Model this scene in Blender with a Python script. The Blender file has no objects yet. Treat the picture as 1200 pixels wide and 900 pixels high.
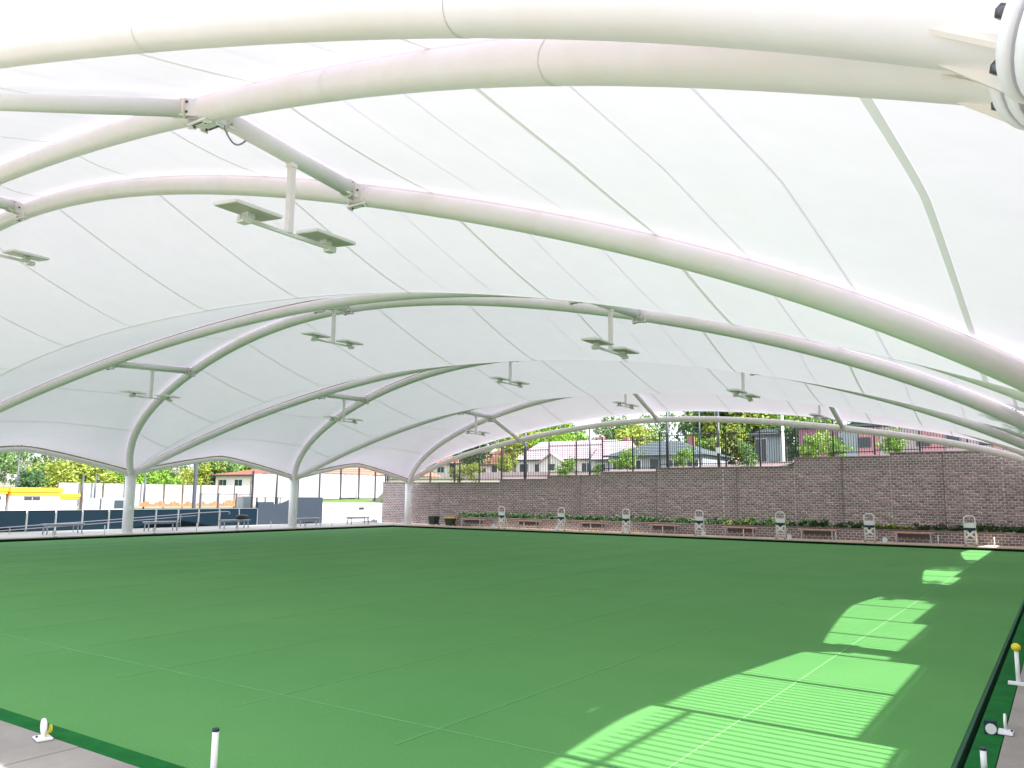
import bpy, bmesh, math, random
from mathutils import Vector, Matrix
from math import radians as R_, sin, cos, pi
random.seed(7)
C = bpy.context.scene
COL = C.collection

# ------------------------------------------------------------------ camera, sky, sun, exposure
EYE = 2.05
cam_d = bpy.data.cameras.new('camera'); cam = bpy.data.objects.new('camera', cam_d); COL.objects.link(cam)
cam_d.sensor_width = 36.0; cam_d.lens = 951.35 / 1200 * 36.0
cam_d.clip_start = 0.05; cam_d.clip_end = 3000
cam.matrix_world = Matrix.Translation((0, 0, EYE)) @ Matrix.Rotation(R_(34.1377), 4, 'Z') @ Matrix.Rotation(R_(90 + 7.8049), 4, 'X') @ Matrix.Rotation(R_(0.5618), 4, 'Z')
C.camera = cam
SUN_EL = R_(40.7)
SUN_AZ = R_(-2.0)            # angle of the sun's ground direction from +x towards +y
W = bpy.data.worlds.new('World'); C.world = W; W.use_nodes = True
nt = W.node_tree; bg = nt.nodes['Background']
sky = nt.nodes.new('ShaderNodeTexSky'); sky.sky_type = 'NISHITA'; sky.sun_disc = False
sky.sun_elevation = SUN_EL; sky.sun_rotation = pi / 2 - SUN_AZ; sky.dust_density = 3.0; sky.air_density = 1.0
hs = nt.nodes.new('ShaderNodeHueSaturation'); hs.inputs['Saturation'].default_value = 0.85
cl = nt.nodes.new('ShaderNodeTexNoise'); cl.inputs['Scale'].default_value = 2.2; cl.inputs['Detail'].default_value = 7      # thin bright high cloud
cr = nt.nodes.new('ShaderNodeMapRange'); cr.inputs[1].default_value = 0.25; cr.inputs[2].default_value = 0.6; cr.inputs[3].default_value = 0.35; cr.inputs[4].default_value = 0.85
wc = nt.nodes.new('ShaderNodeTexCoord'); nt.links.new(wc.outputs['Generated'], cl.inputs['Vector']); nt.links.new(cl.outputs['Fac'], cr.inputs[0])
cm = nt.nodes.new('ShaderNodeMix'); cm.data_type = 'RGBA'; cm.inputs[7].default_value = (5.6, 5.8, 6.1, 1)
nt.links.new(sky.outputs[0], hs.inputs['Color']); nt.links.new(hs.outputs[0], cm.inputs[6]); nt.links.new(cr.outputs[0], cm.inputs[0]); nt.links.new(cm.outputs[2], bg.inputs['Color'])
bg.inputs['Strength'].default_value = 0.15
sd = bpy.data.lights.new('sun', 'SUN'); sd.energy = 4.7; sd.angle = R_(0.5); sd.color = (1.0, 0.97, 0.93)
sun = bpy.data.objects.new('sun', sd); COL.objects.link(sun)
sdir = Vector((cos(SUN_EL) * cos(SUN_AZ), cos(SUN_EL) * sin(SUN_AZ), sin(SUN_EL)))
sun.rotation_euler = sdir.to_track_quat('Z', 'Y').to_euler(); sun.location = (60, 0, 60)
C.view_settings.view_transform = 'Standard'; C.view_settings.look = 'None'; C.view_settings.gamma = 1.0
C.view_settings.exposure = 1.45
C.cycles.max_bounces = 8; C.cycles.diffuse_bounces = 5; C.cycles.glossy_bounces = 3
C.cycles.transmission_bounces = 6; C.cycles.transparent_max_bounces = 12
C.cycles.sample_clamp_indirect = 6.0; C.cycles.caustics_reflective = False; C.cycles.caustics_refractive = False

# ------------------------------------------------------------------ materials
def mat(name, col, rough=0.7, var=0.0, scale=5.0, bump=0.0, bscale=30.0, col2=None, metal=0.0, island=0.0, transl=0.0, spec=0.5, fine=0.0, fscale=150.0):
    m = bpy.data.materials.new(name); m.use_nodes = True
    t = m.node_tree; b = t.nodes['Principled BSDF']
    b.inputs['Roughness'].default_value = rough; b.inputs['Metallic'].default_value = metal
    b.inputs['Specular IOR Level'].default_value = spec
    c4 = (*col, 1)
    tc = t.nodes.new('ShaderNodeTexCoord')
    src = None
    if var > 0 or col2:
        n = t.nodes.new('ShaderNodeTexNoise'); n.inputs['Scale'].default_value = scale; n.inputs['Detail'].default_value = 6
        n.inputs['Roughness'].default_value = 0.65
        t.links.new(tc.outputs['Object'], n.inputs['Vector'])
        rp = t.nodes.new('ShaderNodeMapRange'); rp.inputs[1].default_value = 0.3; rp.inputs[2].default_value = 0.7
        t.links.new(n.outputs['Fac'], rp.inputs[0])
        mx = t.nodes.new('ShaderNodeMix'); mx.data_type = 'RGBA'
        t.links.new(rp.outputs[0], mx.inputs[0])
        if col2: a, bb = c4, (*col2, 1)
        else: a, bb = tuple(max(0, x * (1 - var)) for x in col) + (1,), tuple(x * (1 + var) for x in col) + (1,)
        mx.inputs[6].default_value = a; mx.inputs[7].default_value = bb
        src = mx.outputs[2]
    if island > 0:
        g = t.nodes.new('ShaderNodeNewGeometry'); mr = t.nodes.new('ShaderNodeMapRange')
        mr.inputs[3].default_value = 1 - island; mr.inputs[4].default_value = 1 + island
        t.links.new(g.outputs['Random Per Island'], mr.inputs[0])
        mm = t.nodes.new('ShaderNodeMix'); mm.data_type = 'RGBA'; mm.blend_type = 'MULTIPLY'; mm.inputs[0].default_value = 1
        if src: t.links.new(src, mm.inputs[6])
        else: mm.inputs[6].default_value = c4
        t.links.new(mr.outputs[0], mm.inputs[7]); src = mm.outputs[2]
    if fine > 0:
        n3 = t.nodes.new('ShaderNodeTexNoise'); n3.inputs['Scale'].default_value = fscale; n3.inputs['Detail'].default_value = 3
        t.links.new(tc.outputs['Object'], n3.inputs['Vector'])
        mr = t.nodes.new('ShaderNodeMapRange'); mr.inputs[1].default_value = 0.3; mr.inputs[2].default_value = 0.7; mr.inputs[3].default_value = 1 - fine; mr.inputs[4].default_value = 1 + fine
        t.links.new(n3.outputs['Fac'], mr.inputs[0])
        mm = t.nodes.new('ShaderNodeMix'); mm.data_type = 'RGBA'; mm.blend_type = 'MULTIPLY'; mm.inputs[0].default_value = 1
        if src: t.links.new(src, mm.inputs[6])
        else: mm.inputs[6].default_value = c4
        t.links.new(mr.outputs[0], mm.inputs[7]); src = mm.outputs[2]
    if src: t.links.new(src, b.inputs['Base Color'])
    else: b.inputs['Base Color'].default_value = c4
    if bump > 0:
        n2 = t.nodes.new('ShaderNodeTexNoise'); n2.inputs['Scale'].default_value = bscale; n2.inputs['Detail'].default_value = 5
        t.links.new(tc.outputs['Object'], n2.inputs['Vector'])
        bp = t.nodes.new('ShaderNodeBump'); bp.inputs['Strength'].default_value = bump; bp.inputs['Distance'].default_value = 0.02
        t.links.new(n2.outputs['Fac'], bp.inputs['Height']); t.links.new(bp.outputs[0], b.inputs['Normal'])
    if transl > 0:
        tr = t.nodes.new('ShaderNodeBsdfTranslucent'); ms = t.nodes.new('ShaderNodeMixShader')
        if src: t.links.new(src, tr.inputs['Color'])
        else: tr.inputs['Color'].default_value = c4
        ms.inputs[0].default_value = transl
        o = t.nodes['Material Output']
        t.links.new(b.outputs[0], ms.inputs[1]); t.links.new(tr.outputs[0], ms.inputs[2]); t.links.new(ms.outputs[0], o.inputs['Surface'])
    return m

M = {}
M['fabric'] = mat('white_fabric', (0.888, 0.830, 0.955), 0.55, var=0.014, scale=0.5, transl=0.125, spec=0.2, fine=0.012, fscale=2.5)
M['seam'] = mat('fabric_seam', (0.84, 0.87, 0.80), 0.6, transl=0.5)
M['faint_strip'] = mat('fabric_shadow_streak', (0.90, 0.86, 0.93), 0.6, transl=0.66)  # tone of the strips that imitate shadow streaks on the fabric
M['paint'] = mat('cream_white_paint', (0.90, 0.868, 0.875), 0.36, col2=(0.87, 0.81, 0.77), scale=1.1, bump=0.03, bscale=25, fine=0.015, fscale=6)
M['paint2'] = mat('strut_paint', (0.86, 0.87, 0.85), 0.45, col2=(0.80, 0.80, 0.76), scale=2.0)
M['colpaint'] = mat('column_paint', (0.90, 0.90, 0.91), 0.45, var=0.03, scale=3)
M['track'] = mat('membrane_track', (0.26, 0.20, 0.12), 0.6, var=0.2, scale=6)
M['bolt'] = mat('dark_bolt_steel', (0.11, 0.11, 0.12), 0.35, metal=0.6)
M['rust'] = mat('weathered_plate', (0.84, 0.76, 0.66), 0.5, col2=(0.76, 0.73, 0.66), scale=9)
M['cable'] = mat('grey_cable', (0.30, 0.31, 0.38), 0.5)
M['green'] = mat('green_carpet', (0.090, 0.285, 0.080), 0.85, col2=(0.112, 0.315, 0.092), scale=0.35, bump=0.3, bscale=160, spec=0.2, fine=0.07, fscale=45)
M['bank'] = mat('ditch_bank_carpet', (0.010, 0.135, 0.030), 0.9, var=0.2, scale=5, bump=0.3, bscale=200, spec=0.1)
M['bank_shaded'] = mat('shaded_bank_carpet', (0.006, 0.028, 0.012), 0.95, spec=0.05)  # bank carpet with the shadow of the ditch put into its colour
M['ditch'] = mat('ditch_lining', (0.008, 0.085, 0.02), 0.95, var=0.3, scale=8, spec=0.1)
M['plinth'] = mat('green_edge_board', (0.015, 0.09, 0.05), 0.8)
M['line'] = mat('rink_line_chalk', (0.155, 0.385, 0.145), 0.9, var=0.15, scale=3)
M['linew'] = mat('centre_line_chalk', (0.17, 0.385, 0.15), 0.9, var=0.1, scale=3)
M['conc'] = mat('deck_concrete', (0.30, 0.275, 0.255), 0.85, var=0.16, scale=1.3, bump=0.15, bscale=60)
M['concl'] = mat('pale_concrete', (0.50, 0.48, 0.46), 0.85, var=0.1, scale=1.0, bump=0.1, bscale=40)
M['nose'] = mat('deck_nosing', (0.60, 0.49, 0.37), 0.8, var=0.1, scale=2)
M['block'] = mat('brick_block', (0.300, 0.215, 0.222), 0.9, col2=(0.245, 0.188, 0.190), scale=.6, island=0.22, bump=0.5, bscale=40)
M['mortar'] = mat('mortar', (0.80, 0.76, 0.75), 0.95, var=0.12, scale=10, bump=0.3, bscale=60)
M['cap'] = mat('wall_capping', (0.26, 0.19, 0.19), 0.85, var=0.15, scale=3, bump=0.2)
M['black'] = mat('black_powder_coat', (0.018, 0.017, 0.022), 0.5)
M['pole'] = mat('dark_pole_paint', (0.045, 0.055, 0.07), 0.45)
M['white'] = mat('white_enamel', (0.92, 0.92, 0.94), 0.4)
M['navy'] = mat('navy_vinyl', (0.012, 0.035, 0.06), 0.6)
M['ball'] = mat('yellow_plastic', (0.85, 0.68, 0.02), 0.35)
M['timber'] = mat('bench_timber', (0.62, 0.34, 0.24), 0.6, var=0.2, scale=8)
M['alu'] = mat('bench_aluminium', (0.42, 0.42, 0.47), 0.4, metal=0.5)
M['bin'] = mat('bin_plastic', (0.02, 0.03, 0.03), 0.5)
M['leafd'] = mat('dark_shrub_leaf', (0.047, 0.115, 0.034), 0.6, island=0.45, transl=0.15)
M['leafy'] = mat('yellow_shrub_leaf', (0.16, 0.23, 0.03), 0.6, island=0.4, transl=0.2)
M['leafl'] = mat('lime_leaf', (0.174, 0.319, 0.036), 0.55, island=0.45, transl=0.25)
M['leafg'] = mat('mid_green_leaf', (0.11, 0.21, 0.055), 0.6, island=0.5, transl=0.2)
M['leafe'] = mat('gum_leaf', (0.21, 0.25, 0.17), 0.6, island=0.45, transl=0.15)
M['leafo'] = mat('golden_leaf', (0.25, 0.31, 0.045), 0.6, island=0.4, transl=0.25)
M['bark'] = mat('pale_bark', (0.42, 0.37, 0.33), 0.9, var=0.3, scale=4)
M['barkd'] = mat('brown_bark', (0.12, 0.085, 0.06), 0.9, var=0.3, scale=4)
M['fencep'] = mat('navy_panel', (0.004, 0.013, 0.022), 0.75, var=0.05, scale=2, spec=0.1)
M['navwall'] = mat('slate_render', (0.016, 0.027, 0.042), 0.85, var=0.06, scale=2)
M['wwall'] = mat('white_render', (0.46, 0.47, 0.49), 0.85, var=0.04, scale=2)
M['turf'] = mat('lawn_grass', (0.06, 0.13, 0.02), 0.9, col2=(0.10, 0.17, 0.03), scale=2)
M['earth'] = mat('ground', (0.20, 0.185, 0.15), 0.95, col2=(0.09, 0.13, 0.05), scale=0.08)
M['road'] = mat('pinkish_paving', (0.52, 0.41, 0.43), 0.9, var=0.1, scale=0.5)
M['shade'] = mat('white_shade_mesh', (0.40, 0.40, 0.43), 0.8, var=0.10, scale=1.3, transl=0.4)
M['orange'] = mat('orange_fascia', (0.75, 0.36, 0.02), 0.5)
M['net'] = mat('orange_safety_net', (0.70, 0.16, 0.07), 0.7, var=0.3, scale=4, transl=0.3)
M['glass'] = mat('window_glass', (0.04, 0.055, 0.07), 0.12)
M['roofr'] = mat('terracotta_tiles', (0.42, 0.19, 0.13), 0.8, island=0.15)
M['roofm'] = mat('mauve_grey_tiles', (0.42, 0.34, 0.38), 0.8, island=0.15)
M['roofd'] = mat('slate_tiles', (0.09, 0.12, 0.14), 0.75, island=0.2)
M['hwall'] = mat('pale_house_wall', (0.80, 0.76, 0.76), 0.85, var=0.04, scale=1)
M['hwallb'] = mat('blue_grey_house_wall', (0.30, 0.34, 0.38), 0.85, var=0.05, scale=1)
M['maroon'] = mat('maroon_cladding', (0.30, 0.13, 0.21), 0.7, var=0.1, scale=1)
M['pinkclad'] = mat('pink_cladding', (0.50, 0.25, 0.29), 0.8, var=0.1, scale=1)
M['brickr'] = mat('red_brick_house_wall', (0.34, 0.15, 0.14), 0.9, var=0.15, scale=3)
M['lens'] = mat('led_lens', (0.42, 0.46, 0.34), 0.3, col2=(0.52, 0.49, 0.38), scale=6)
M['housing'] = mat('light_housing', (0.85, 0.86, 0.84), 0.45)
M['underseat_panel'] = mat('bench_shade_and_joint_dark', (0.13, 0.11, 0.12), 0.8)  # dark tone standing for shade under timber benches; movement joints share it
M['railp'] = mat('grey_fence_post', (0.16, 0.18, 0.21), 0.5)

# ------------------------------------------------------------------ helpers
class MB:
    def __init__(s): s.v = []; s.f = []; s.sm = []
    def box(s, a, b, mtx=None):
        x0, y0, z0 = a; x1, y1, z1 = b; n = len(s.v)
        for p in ((x0,y0,z0),(x1,y0,z0),(x1,y1,z0),(x0,y1,z0),(x0,y0,z1),(x1,y0,z1),(x1,y1,z1),(x0,y1,z1)):
            p = Vector(p); s.v.append(tuple(mtx @ p if mtx else p))
        for f in ((0,3,2,1),(4,5,6,7),(0,1,5,4),(1,2,6,5),(2,3,7,6),(3,0,4,7)):
            s.f.append(tuple(n + i for i in f)); s.sm.append(False)
        return s
    def bar(s, p, q, w, h=None, up=(0, 0, 1)):          # rectangular bar from p to q
        p = Vector(p); q = Vector(q); h = h or w; d = (q - p); L = d.length
        if L < 1e-6: return s
        d.normalize(); u = Vector(up)
        if abs(d.dot(u)) > 0.98: u = Vector((0, 1, 0))
        sx = d.cross(u).normalized(); uz = sx.cross(d).normalized()
        m = Matrix((( sx.x, d.x, uz.x, p.x), (sx.y, d.y, uz.y, p.y), (sx.z, d.z, uz.z, p.z), (0, 0, 0, 1)))
        return s.box((-w/2, 0, -h/2), (w/2, L, h/2), m)
    def tube(s, pts, r, n=12, caps=True, r2=None):
        pts = [Vector(p) for p in pts]; k = len(pts); base = len(s.v)
        rr = (lambda i: r if r2 is None else r + (r2 - r) * i / (k - 1)) if not isinstance(r, (list, tuple)) else (lambda i: r[i])
        t0 = (pts[1] - pts[0]).normalized(); ref = Vector((0, 0, 1)) if abs(t0.z) < 0.9 else Vector((0, 1, 0))
        sx = t0.cross(ref).normalized()
        for i, p in enumerate(pts):
            t = (pts[min(i + 1, k - 1)] - pts[max(i - 1, 0)]).normalized()
            sx = (sx - t * sx.dot(t)).normalized(); sy = t.cross(sx)
            for j in range(n):
                a = 2 * pi * j / n; s.v.append(tuple(p + (sx * cos(a) + sy * sin(a)) * rr(i)))
        for i in range(k - 1):
            for j in range(n):
                a = base + i * n + j; b = base + i * n + (j + 1) % n
                s.f.append((a, b, b + n, a + n)); s.sm.append(True)
        if caps:
            s.f.append(tuple(base + j for j in reversed(range(n)))); s.sm.append(False)
            s.f.append(tuple(base + (k - 1) * n + j for j in range(n))); s.sm.append(False)
        return s
    def face(s, pts, sm=False):
        n = len(s.v); s.v += [tuple(p) for p in pts]; s.f.append(tuple(range(n, n + len(pts)))); s.sm.append(sm); return s
    def prism(s, poly, a, b, axis=1):                   # poly in the plane normal to axis, from a to b
        n = len(s.v); k = len(poly)
        for c in (a, b):
            for (p, q) in poly:
                s.v.append({0: (c, p, q), 1: (p, c, q), 2: (p, q, c)}[axis])
        s.f.append(tuple(range(n, n + k))); s.f.append(tuple(reversed(range(n + k, n + 2 * k)))); s.sm += [False, False]
        for i in range(k):
            j = (i + 1) % k; s.f.append((n + j, n + i, n + k + i, n + k + j)); s.sm.append(False)
        return s
    def mesh(s, name, material):
        me = bpy.data.meshes.new(name); me.from_pydata(s.v, [], s.f); me.materials.append(material)
        me.polygons.foreach_set('use_smooth', s.sm); me.update()
        return me
    def obj(s, name, material, parent=None, fix=True):
        me = s.mesh(name, material)
        if fix:
            b = bmesh.new(); b.from_mesh(me); bmesh.ops.recalc_face_normals(b, faces=b.faces); b.to_mesh(me); b.free()
        return place(name, me, parent)
def place(name, me, parent=None, loc=None, rz=None):
    o = bpy.data.objects.new(name, me); COL.objects.link(o)
    if parent: o.parent = parent
    if loc: o.location = loc
    if rz is not None: o.rotation_euler = (0, 0, rz)
    return o
def tag(o, label=None, cat=None, group=None, kind=None):
    if label: o['label'] = label
    if cat: o['category'] = cat
    if group: o['group'] = group
    if kind: o['kind'] = kind
    return o
def thing(name, label, cat, loc=(0, 0, 0), rz=0, group=None):
    o = bpy.data.objects.new(name, None); COL.objects.link(o); o.location = loc; o.rotation_euler = (0, 0, rz)
    o.empty_display_size = 0.2
    return tag(o, label, cat, group)
def dup(root, loc, rz, label, group=None):
    r = root.copy(); COL.objects.link(r); r.location = loc; r.rotation_euler = (0, 0, rz); r['label'] = label
    for ch in list(root.children):
        c = ch.copy(); COL.objects.link(c); c.parent = r
        for g in list(ch.children):
            d = g.copy(); COL.objects.link(d); d.parent = c
    return r
ORD = ['first', 'second', 'third', 'fourth', 'fifth', 'sixth', 'seventh', 'eighth', 'ninth', 'tenth', 'eleventh', 'twelfth']
def bevel(o, w, seg=2):
    m = o.modifiers.new('bevel', 'BEVEL'); m.width = w; m.segments = seg; m.limit_method = 'ANGLE'; return o

# ------------------------------------------------------------------ layout numbers (metres, camera stands at the origin)
XL, XR, YN, YF = -37.53, -0.60, 3.78, 41.33          # inner edge of the deck round the green
GX0, GX1, GY0, GY1 = XL + 0.33, XR - 0.33, YN + 0.33, YF - 0.33
GZ = -0.114
WL, WR = 38.75, 0.71                                  # column lines left and right
XM, XH = (WR - WL) / 2, (WR + WL) / 2
Y3, BAY, H = 44.18, 10.483, 2.90
def col_y(i): return Y3 - (3 - i) * BAY
ARCH = {   # kind, line: z coefficients, y coefficients, y shift
 ('P', -1): ((5.478, 0.005, 2.415), (4.605, 0.255, 2.555), 0.318),
 ('Q', 0): ((5.400, -1.040, 1.998), (2.866, -0.536, 3.283), -1.423),
 ('P', 0): ((4.978, 0.069, 1.668), (4.569, -0.298, 3.218), -0.154),
 ('Q', 1): ((5.192, -0.025, 2.076), (4.561, -0.443, 3.393), -0.077),
 ('P', 1): ((4.936, 0.278, 1.107), (4.421, -0.527, 3.224), -0.119),
 ('Q', 2): ((4.996, 0.240, 1.041), (5.334, -0.373, 3.110), -0.061),
 ('P', 2): ((5.121, 0.536, 1.417), (4.648, -0.393, 3.291), -0.004),
 ('Q', 3): ((4.971, 0.385, 1.291), (4.815, -0.234, 3.382), -0.109),
 ('E', 3): ((3.496, -0.363, 2.543), (-1.272, 1.680, 0.0), 0.015),
 ('T', -1): ((4.428, 0.399, 2.904), (0.722, 2.740, 3.853), -0.28),
}
def A(key, s):
    kind, i = key; za, ya, dy = ARCH[key]; q = 1 - s * s
    z = H + q * (za[0] + za[1] * s * s + za[2] * s ** 4); y = q * (ya[0] + ya[1] * s * s + ya[2] * s ** 4)
    if kind == 'Q': y = -y
    return Vector((XM + s * XH, col_y(i) + y + dy * (1 - abs(s) ** 14), z))
NS = 96
SS = [sin((k / NS - 0.5) * pi) for k in range(NS + 1)]
SX = [-1 + 2 * k / 120 for k in range(121)]

# ------------------------------------------------------------------ ground
def wall_top(x):
    for a, t in ((-31.45, 2.86), (-27.70, 3.07), (-23.83, 3.30), (-20.10, 3.50), (-12.05, 3.71)):
        if x < a: return t
    return 4.10 + (x + 12.05) * 0.035
def ground_z(x, y):
    hill = max(0.0, math.hypot(x, y) - 125) * 0.075
    hill = min(hill, 17 + 3 * sin(x * 0.013) + 2 * sin(y * 0.021))
    if y > 45.3 and x > -41.6:
        f = min(1, (y - 45.3) / 40); return (wall_top(min(x, 2)) - 0.12) * (1 - f) + 4.4 * f + hill
    if y > 45.6:
        f = max(0, min(1, (-41.9 - x - .92 * (y - 45.6)) / 2)); b = (wall_top(-41) - 0.12) * (1 - min(1, (y - 45.3) / 40)) + 4.4 * min(1, (y - 45.3) / 40)
        return b * (1 - f) + 0.75 * f + hill * (1 - .75 * f)
    if x < -46.5: return 0.75 + hill * .25
    if x > 2.7: return 2.9 + max(0, min(1.2, (y - 10) * 0.04)) + hill * 0.6
    return -0.45
g = MB()
xs = [-1500, -800, -500, -350, -260, -200, -160, -130, -110, -95] + [-85 + 3 * k for k in range(13)] + [-46.51, -46.49, -44.5, -41.65, -41.55] + [-40 + 2 * k for k in range(21)] + [2.35, 2.75, 6, 12, 20, 35, 60, 100, 160, 260, 500, 1500]
ys = [-1500, -500, -200, -80, -30, -10, 0] + [4 * k for k in range(1, 12)] + [45.25, 45.35, 45.55, 45.65, 47, 49] + [52 + 4 * k for k in range(22)] + [150, 170, 200, 240, 300, 400, 600, 900, 1500]
xs = sorted(set(xs)); ys = sorted(set(ys))
for y in ys:
    for x in xs: g.v.append((x, y, ground_z(x, y)))
nx = len(xs)
for j in range(len(ys) - 1):
    for i in range(nx - 1):
        a = j * nx + i; g.f.append((a, a + 1, a + nx + 1, a + nx)); g.sm.append(True)
tag(g.obj('ground', M['earth'], fix=False), kind='structure')
# paving behind the wall (driveway between fence and houses)
r = MB()
for (x0, x1, y0, y1) in ((-30, 6, 52, 58),):
    n = 12
    for k in range(n):
        a = x0 + (x1 - x0) * k / n; b = x0 + (x1 - x0) * (k + 1) / n
        r.face([(a, y0, ground_z(a, y0) + .03), (b, y0, ground_z(b, y0) + .03), (b, y1, ground_z(b, y1) + .03), (a, y1, ground_z(a, y1) + .03)])
r.obj('driveway', M['road'])['kind'] = 'structure'

# ------------------------------------------------------------------ bowling green
gm = MB(); gm.box((GX0, GY0, GZ - 0.2), (GX1, GY1, GZ))
green = tag(gm.obj('bowling_green', M['green']), kind='structure')
eb = MB()
eb.box((GX1 + .001, GY0 - .03, GZ - .22), (GX1 + .035, GY1 + .03, GZ - .006)); eb.box((GX0 - .035, GY0 - .03, GZ - .22), (GX0 - .001, GY1 + .03, GZ - .006))
eb.box((GX0, GY0 - .03, GZ - .22), (GX1, GY0 - .001, GZ - .006)); eb.box((GX0, GY1 + .001, GZ - .22), (GX1, GY1 + .03, GZ - .006))
eb.obj('edge_board', M['plinth'], green)
for k in range(17):
    x = -2.80 - 2.19 * k
    if x < GX0 + .5: break
    wide = 0.009 if k == 0 else 0.007
    l = MB(); l.box((x - wide, GY0 + 1.5, GZ + .001), (x + wide, GY1 - 1.5, GZ + .004))
    l.obj('rink_line', M['linew'] if k == 0 else M['line'], green)
for y in (6.2, 39.2):
    l = MB(); l.box((GX0 + 1, y - .008, GZ + .0015), (GX1 - 1, y + .008, GZ + .0045)); l.obj('cross_line', M['line'], green)
di = MB(); di.box((XL - .05, YN - .05, -.44), (XR + .05, YF + .05, -.33))
tag(di.obj('ditch', M['ditch']), kind='structure')
bk = MB(); bw = 0.20
bk.box((XR - bw, YN - .0, -.33), (XR - .002, YF, -.006)); bk.box((XL + .1, YN + .002, -.33), (XR - bw, YN + bw, -.006))
tag(bk.obj('ditch_bank', M['bank']), kind='structure')
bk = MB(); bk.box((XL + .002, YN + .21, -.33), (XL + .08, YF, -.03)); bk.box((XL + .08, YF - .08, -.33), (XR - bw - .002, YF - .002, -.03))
tag(bk.obj('ditch_bank', M['bank_shaded']), kind='structure')  # far and left banks, coloured dark for the ditch shadow

# ------------------------------------------------------------------ deck of concrete slabs
deck = MB(); deck.box((XR + .01, -6, -.46), (2.3, 45, -.03)); deck.box((-43.3, -6, -.46), (XL - .01, 45, -.03))
deck.box((XL - .01, -6, -.46), (XR + .01, YN - .01, -.03)); deck.box((XL - .01, YF + .01, -.46), (XR + .01, 43.7, -.03))
deck = tag(deck.obj('deck', M['conc']), kind='structure')
def slabs(x0, x1, y0, y1, nxs, nys, m):
    for i in range(nxs):
        for j in range(nys):
            a = x0 + (x1 - x0) * i / nxs; b = x0 + (x1 - x0) * (i + 1) / nxs; c = y0 + (y1 - y0) * j / nys; d = y0 + (y1 - y0) * (j + 1) / nys
            s = MB(); s.box((a + .008, c + .008, -.03), (b - .008, d - .008, random.uniform(-.001, .001)))
            bevel(s.obj('concrete_slab', m, deck), .004, 1)
slabs(XR, 2.28, -5.9, YF, 1, 19, M['conc']); slabs(XL, XR, -5.9, YN, 12, 3, M['conc']); slabs(XL, 2.28, YF, 43.7, 16, 1, M['nose'])
slabs(-43.28, XL, -5.9, 43.7, 2, 19, M['concl'])
ns = MB(); ns.box((XL - .06, YF + .004, -.028), (XR, YF + .055, .012)); ns.box((XL - .055, YN, -.028), (XL - .004, YF, .012))
ns.obj('deck_nosing', M['nose'], deck)

# ------------------------------------------------------------------ canopy
can = thing('tensile_canopy', 'huge white tensile fabric canopy on curved steel arches spanning the bowling green', 'canopy', (XM, col_y(1), 0))
def P(mb, name, m, parent=can, **k):
    o = mb.obj(name, m, parent, **k)
    if parent is can: o.matrix_parent_inverse = Matrix.Translation((-XM, -col_y(1), 0))
    return o
RAD = 0.165
UP = {'E': 0.20, 'T': 0.20, 'P': 0.21, 'Q': 0.21}
for key in ARCH:
    t = MB(); t.tube([A(key, s) for s in SS], RAD, 28 if key[1] < 1 else 16, caps=True)
    a = P(t, 'arch_tube', M['paint'])
    if key[0] in 'PQ':
        k = MB()
        for i in range(NS):
            p, q = A(key, SS[i]), A(key, SS[i + 1]); k.bar(p + Vector((0, 0, RAD + .008)), q + Vector((0, 0, RAD + .008)), .045, .055)
        P(k, 'membrane_track', M['track'] if key in (('P', 0), ('P', 1), ('P', 2), ('Q', 2)) else M['paint'])

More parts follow.
